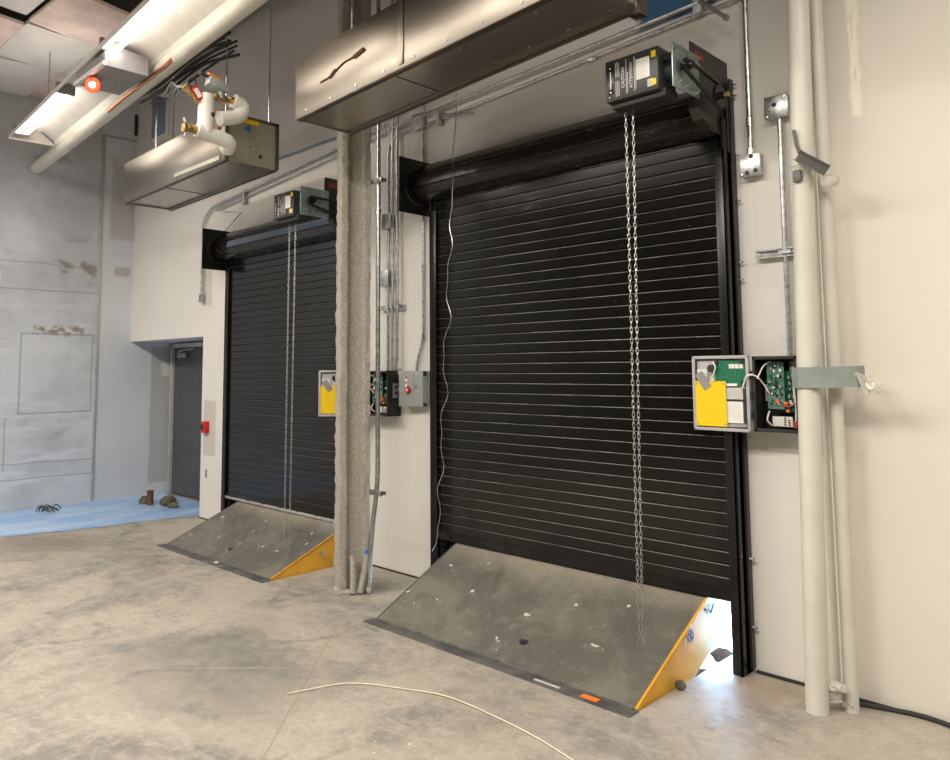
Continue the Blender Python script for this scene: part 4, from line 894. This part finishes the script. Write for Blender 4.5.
m = MB(); a, b = Vector((-1.267, 3.515, 2.457)), Vector((-1.155, 3.535, 2.371)); d = (b - a); u = Vector((d.z, 0, -d.x)).normalized() * .026
m.prism([a - u, a + u, a + u + Vector((0, .012, 0)), a - u + Vector((0, .012, 0))], d); m.build('bar', 'frame_steel', t)
m = MB(); m.prism([a - u - Vector((0, .02, 0)), a - u, a - u * .8, a - u * .8 - Vector((0, .02, 0))], d); m.prism([a + u - Vector((0, .02, 0)), a + u, a + u * .8, a + u * .8 - Vector((0, .02, 0))], d); m.build('bar_lip', 'frame_steel', t)
m = MB(); m.tube([(-1.285, 3.53, 2.58), (-1.278, 3.53, 2.52), (-1.262, 3.525, 2.47)], .008, 8); m.build('bent_rod', 'frame_steel', t); m = MB(); m.box(-1.30, -1.262, 3.525, 3.56, 2.34, 2.395, .006); m.build('clamp', 'frame_steel', t)
m = MB(); m.ball((-1.165, 3.60, 2.335), .038, 3, (1, .9, .8), .08); tag(m.build('plastic_cap', 'film'), 'crumpled clear plastic cap just below the slanted bracket', 'plastic')
# cable and litter at the foot
pts = [(-1.40 + .55 * i / 14 * 1.6, 3.80 - .03 * math.sin(i * .7), .012 + (.03 if i < 2 else 0)) for i in range(15)]
tag(MB().tube(pts, .010, 8).build('floor_cable', 'wire_dark'), 'dark cable lying along the foot of the wall right of the cream pipes', 'cable')
t = thing('crumpled_plastic', 'crumpled clear plastic lying on the floor against the cream pipes', 'plastic', (-1.255, 3.66, 0))
m = MB()
for i in range(5): m.ball((-1.255 + random.uniform(-.02, .03), 3.655 + random.uniform(-.04, .05), .03 + .022 * i), .035, 2, (1, 1, .6), .25)
m.build('folds', 'film', t, angle=10)

# ------------------------------------------------------------------ things on the floor
pts = [(-3.139, 2.07, .006), (-3.10, 2.20, .006), (-3.05, 2.33, .006), (-2.95, 2.41, .006), (-2.78, 2.49, .006), (-2.632, 2.56, .006), (-2.50, 2.575, .006), (-2.266, 2.566, .006), (-2.05, 2.545, .006), (-1.80, 2.49, .006), (-1.5, 2.40, .006)]
tag(MB().tube(pts, .003, 8, .1).build('string', 'string'), 'pale string lying curved across the concrete in front of the large leveler', 'string')
m = MB(); m.ball((-1.86, 3.385, .022), .028, 2, (1, .8, .9), .12); tag(m.build('concrete_chip', 'rubble'), 'small grey stone chip on the floor edge beside the yellow leveler side', 'stone')
t = thing('rusty_stub', 'short rusty upright stub on the floor before the alcove door', 'stub', (-8.55, 3.84, 0))
m = MB(); m.cyl((-8.55, 3.80, 0), (-8.55, 3.80, .15), .035, 14); m.cyl((-8.55, 3.80, .15), (-8.55, 3.80, .165), .038, 14); m.build('post', 'rust', t)
rr = random.Random(2)
for i, lab in enumerate(('largest dark mossy lump right of the rusty stub', 'dark mossy lump behind the rusty stub', 'flat dark lump left of the rusty stub', 'small dark lump at the right of the rubble by the alcove')):
    x, y, r = ((-8.36, 3.92, .085), (-8.50, 4.0, .07), (-8.72, 3.82, .07), (-8.20, 3.90, .055))[i]
    m = MB(); m.ball((x, y, r * .55), r, 2, (1.2, 1, .75), .2); tag(m.build('rubble_lump', 'rubble', angle=20), lab, 'rubble', 'rubble by the alcove')
m = MB(); rr = random.Random(12)  # sheet added in place of the daylight patch by the left wall
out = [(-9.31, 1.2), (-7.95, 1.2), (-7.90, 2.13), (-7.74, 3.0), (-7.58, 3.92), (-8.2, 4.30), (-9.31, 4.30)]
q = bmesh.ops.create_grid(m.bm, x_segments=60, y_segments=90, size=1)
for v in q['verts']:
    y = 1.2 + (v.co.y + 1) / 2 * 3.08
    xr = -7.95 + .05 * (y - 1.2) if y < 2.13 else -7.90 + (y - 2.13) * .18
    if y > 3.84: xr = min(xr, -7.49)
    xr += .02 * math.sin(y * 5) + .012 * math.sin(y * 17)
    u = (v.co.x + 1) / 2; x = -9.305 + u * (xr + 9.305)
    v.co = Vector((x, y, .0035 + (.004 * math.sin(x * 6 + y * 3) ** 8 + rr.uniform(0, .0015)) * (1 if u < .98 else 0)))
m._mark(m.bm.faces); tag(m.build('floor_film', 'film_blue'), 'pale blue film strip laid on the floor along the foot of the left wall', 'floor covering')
m = MB(); rr = random.Random(9)
for i in range(7):
    x, y = -9.02 + rr.uniform(-.07, .07), 2.84 + rr.uniform(-.09, .09)
    m.tube([(x, y, .008), (x + rr.uniform(-.06, .06), y + rr.uniform(.02, .10), rr.uniform(.05, .11)), (x + rr.uniform(-.10, .10), y + rr.uniform(.08, .18), .008)], .006, 6, .05)
tag(m.build('wire_tangle', 'wire_dark'), 'small tangle of dark wire on the pale blue film at the left wall', 'wire')
for i, (x, y, z, r, lab) in enumerate(((-3.37, 6.93, -1.2, .085, 'dark reddish stone outside, highest in the gap beside the leveler'), (-3.28, 6.40, -1.2, .08, 'dark stone outside, middle one seen through the gap'), (-3.05, 5.6, -1.2, .075, 'dark stone outside, lowest one seen through the gap'))):
    m = MB(); m.ball((x, y, z + r * .6), r, 2, (1.5, 1, .75), .15); tag(m.build('yard_stone', 'stone', angle=20), lab, 'stone', 'stones outside the large door')

# ------------------------------------------------------------------ daylight, camera, view
wd = bpy.data.worlds.new('sky'); sc.world = wd; wd.use_nodes = True
bg = wd.node_tree.nodes['Background']; bg.inputs[0].default_value = (.38, .64, 1.0, 1); bg.inputs[1].default_value = 24.0
for i, (x0, x1) in enumerate(((-3.858, -3.69), (-6.768, -6.55))):       # black filler added beside each leveler to keep daylight out of the gap
    m = MB(); m.box(x0, x1, 3.845, 4.40, -.5, 2.5, .004); struct(m, 'trim_%d' % (i + 3), 'black_matt')

cam = bpy.data.cameras.new('camera'); co = bpy.data.objects.new('camera', cam); col.objects.link(co)
yaw, pit, rol = (math.radians(a) for a in (44.85, 5.04, -.352))
fw = Vector((-math.sin(yaw) * math.cos(pit), math.cos(yaw) * math.cos(pit), math.sin(pit)))
r0 = fw.cross(Vector((0, 0, 1))).normalized(); u0 = r0.cross(fw)
r2 = r0 * math.cos(rol) + u0 * math.sin(rol); u2 = u0 * math.cos(rol) - r0 * math.sin(rol)
mm = Matrix((r2, u2, -fw)).transposed().to_4x4(); mm.translation = Vector((0, 0, 1.5)) * S
co.matrix_world = mm
cam.sensor_width = 36; cam.sensor_fit = 'HORIZONTAL'; cam.lens = 36 * 762.5 / 950
cam.shift_x = (475 - 450) / 950; cam.shift_y = (302.2 - 380) / 950; cam.clip_end = 200
sc.camera = co
for o in list(bpy.data.objects):
    if '_org' in o: del o['_org']
vs = sc.view_settings
sc.view_settings.view_transform = 'Standard'; vs.look = 'None'; vs.gamma = 1; vs.use_curve_mapping = False; vs.exposure = .24
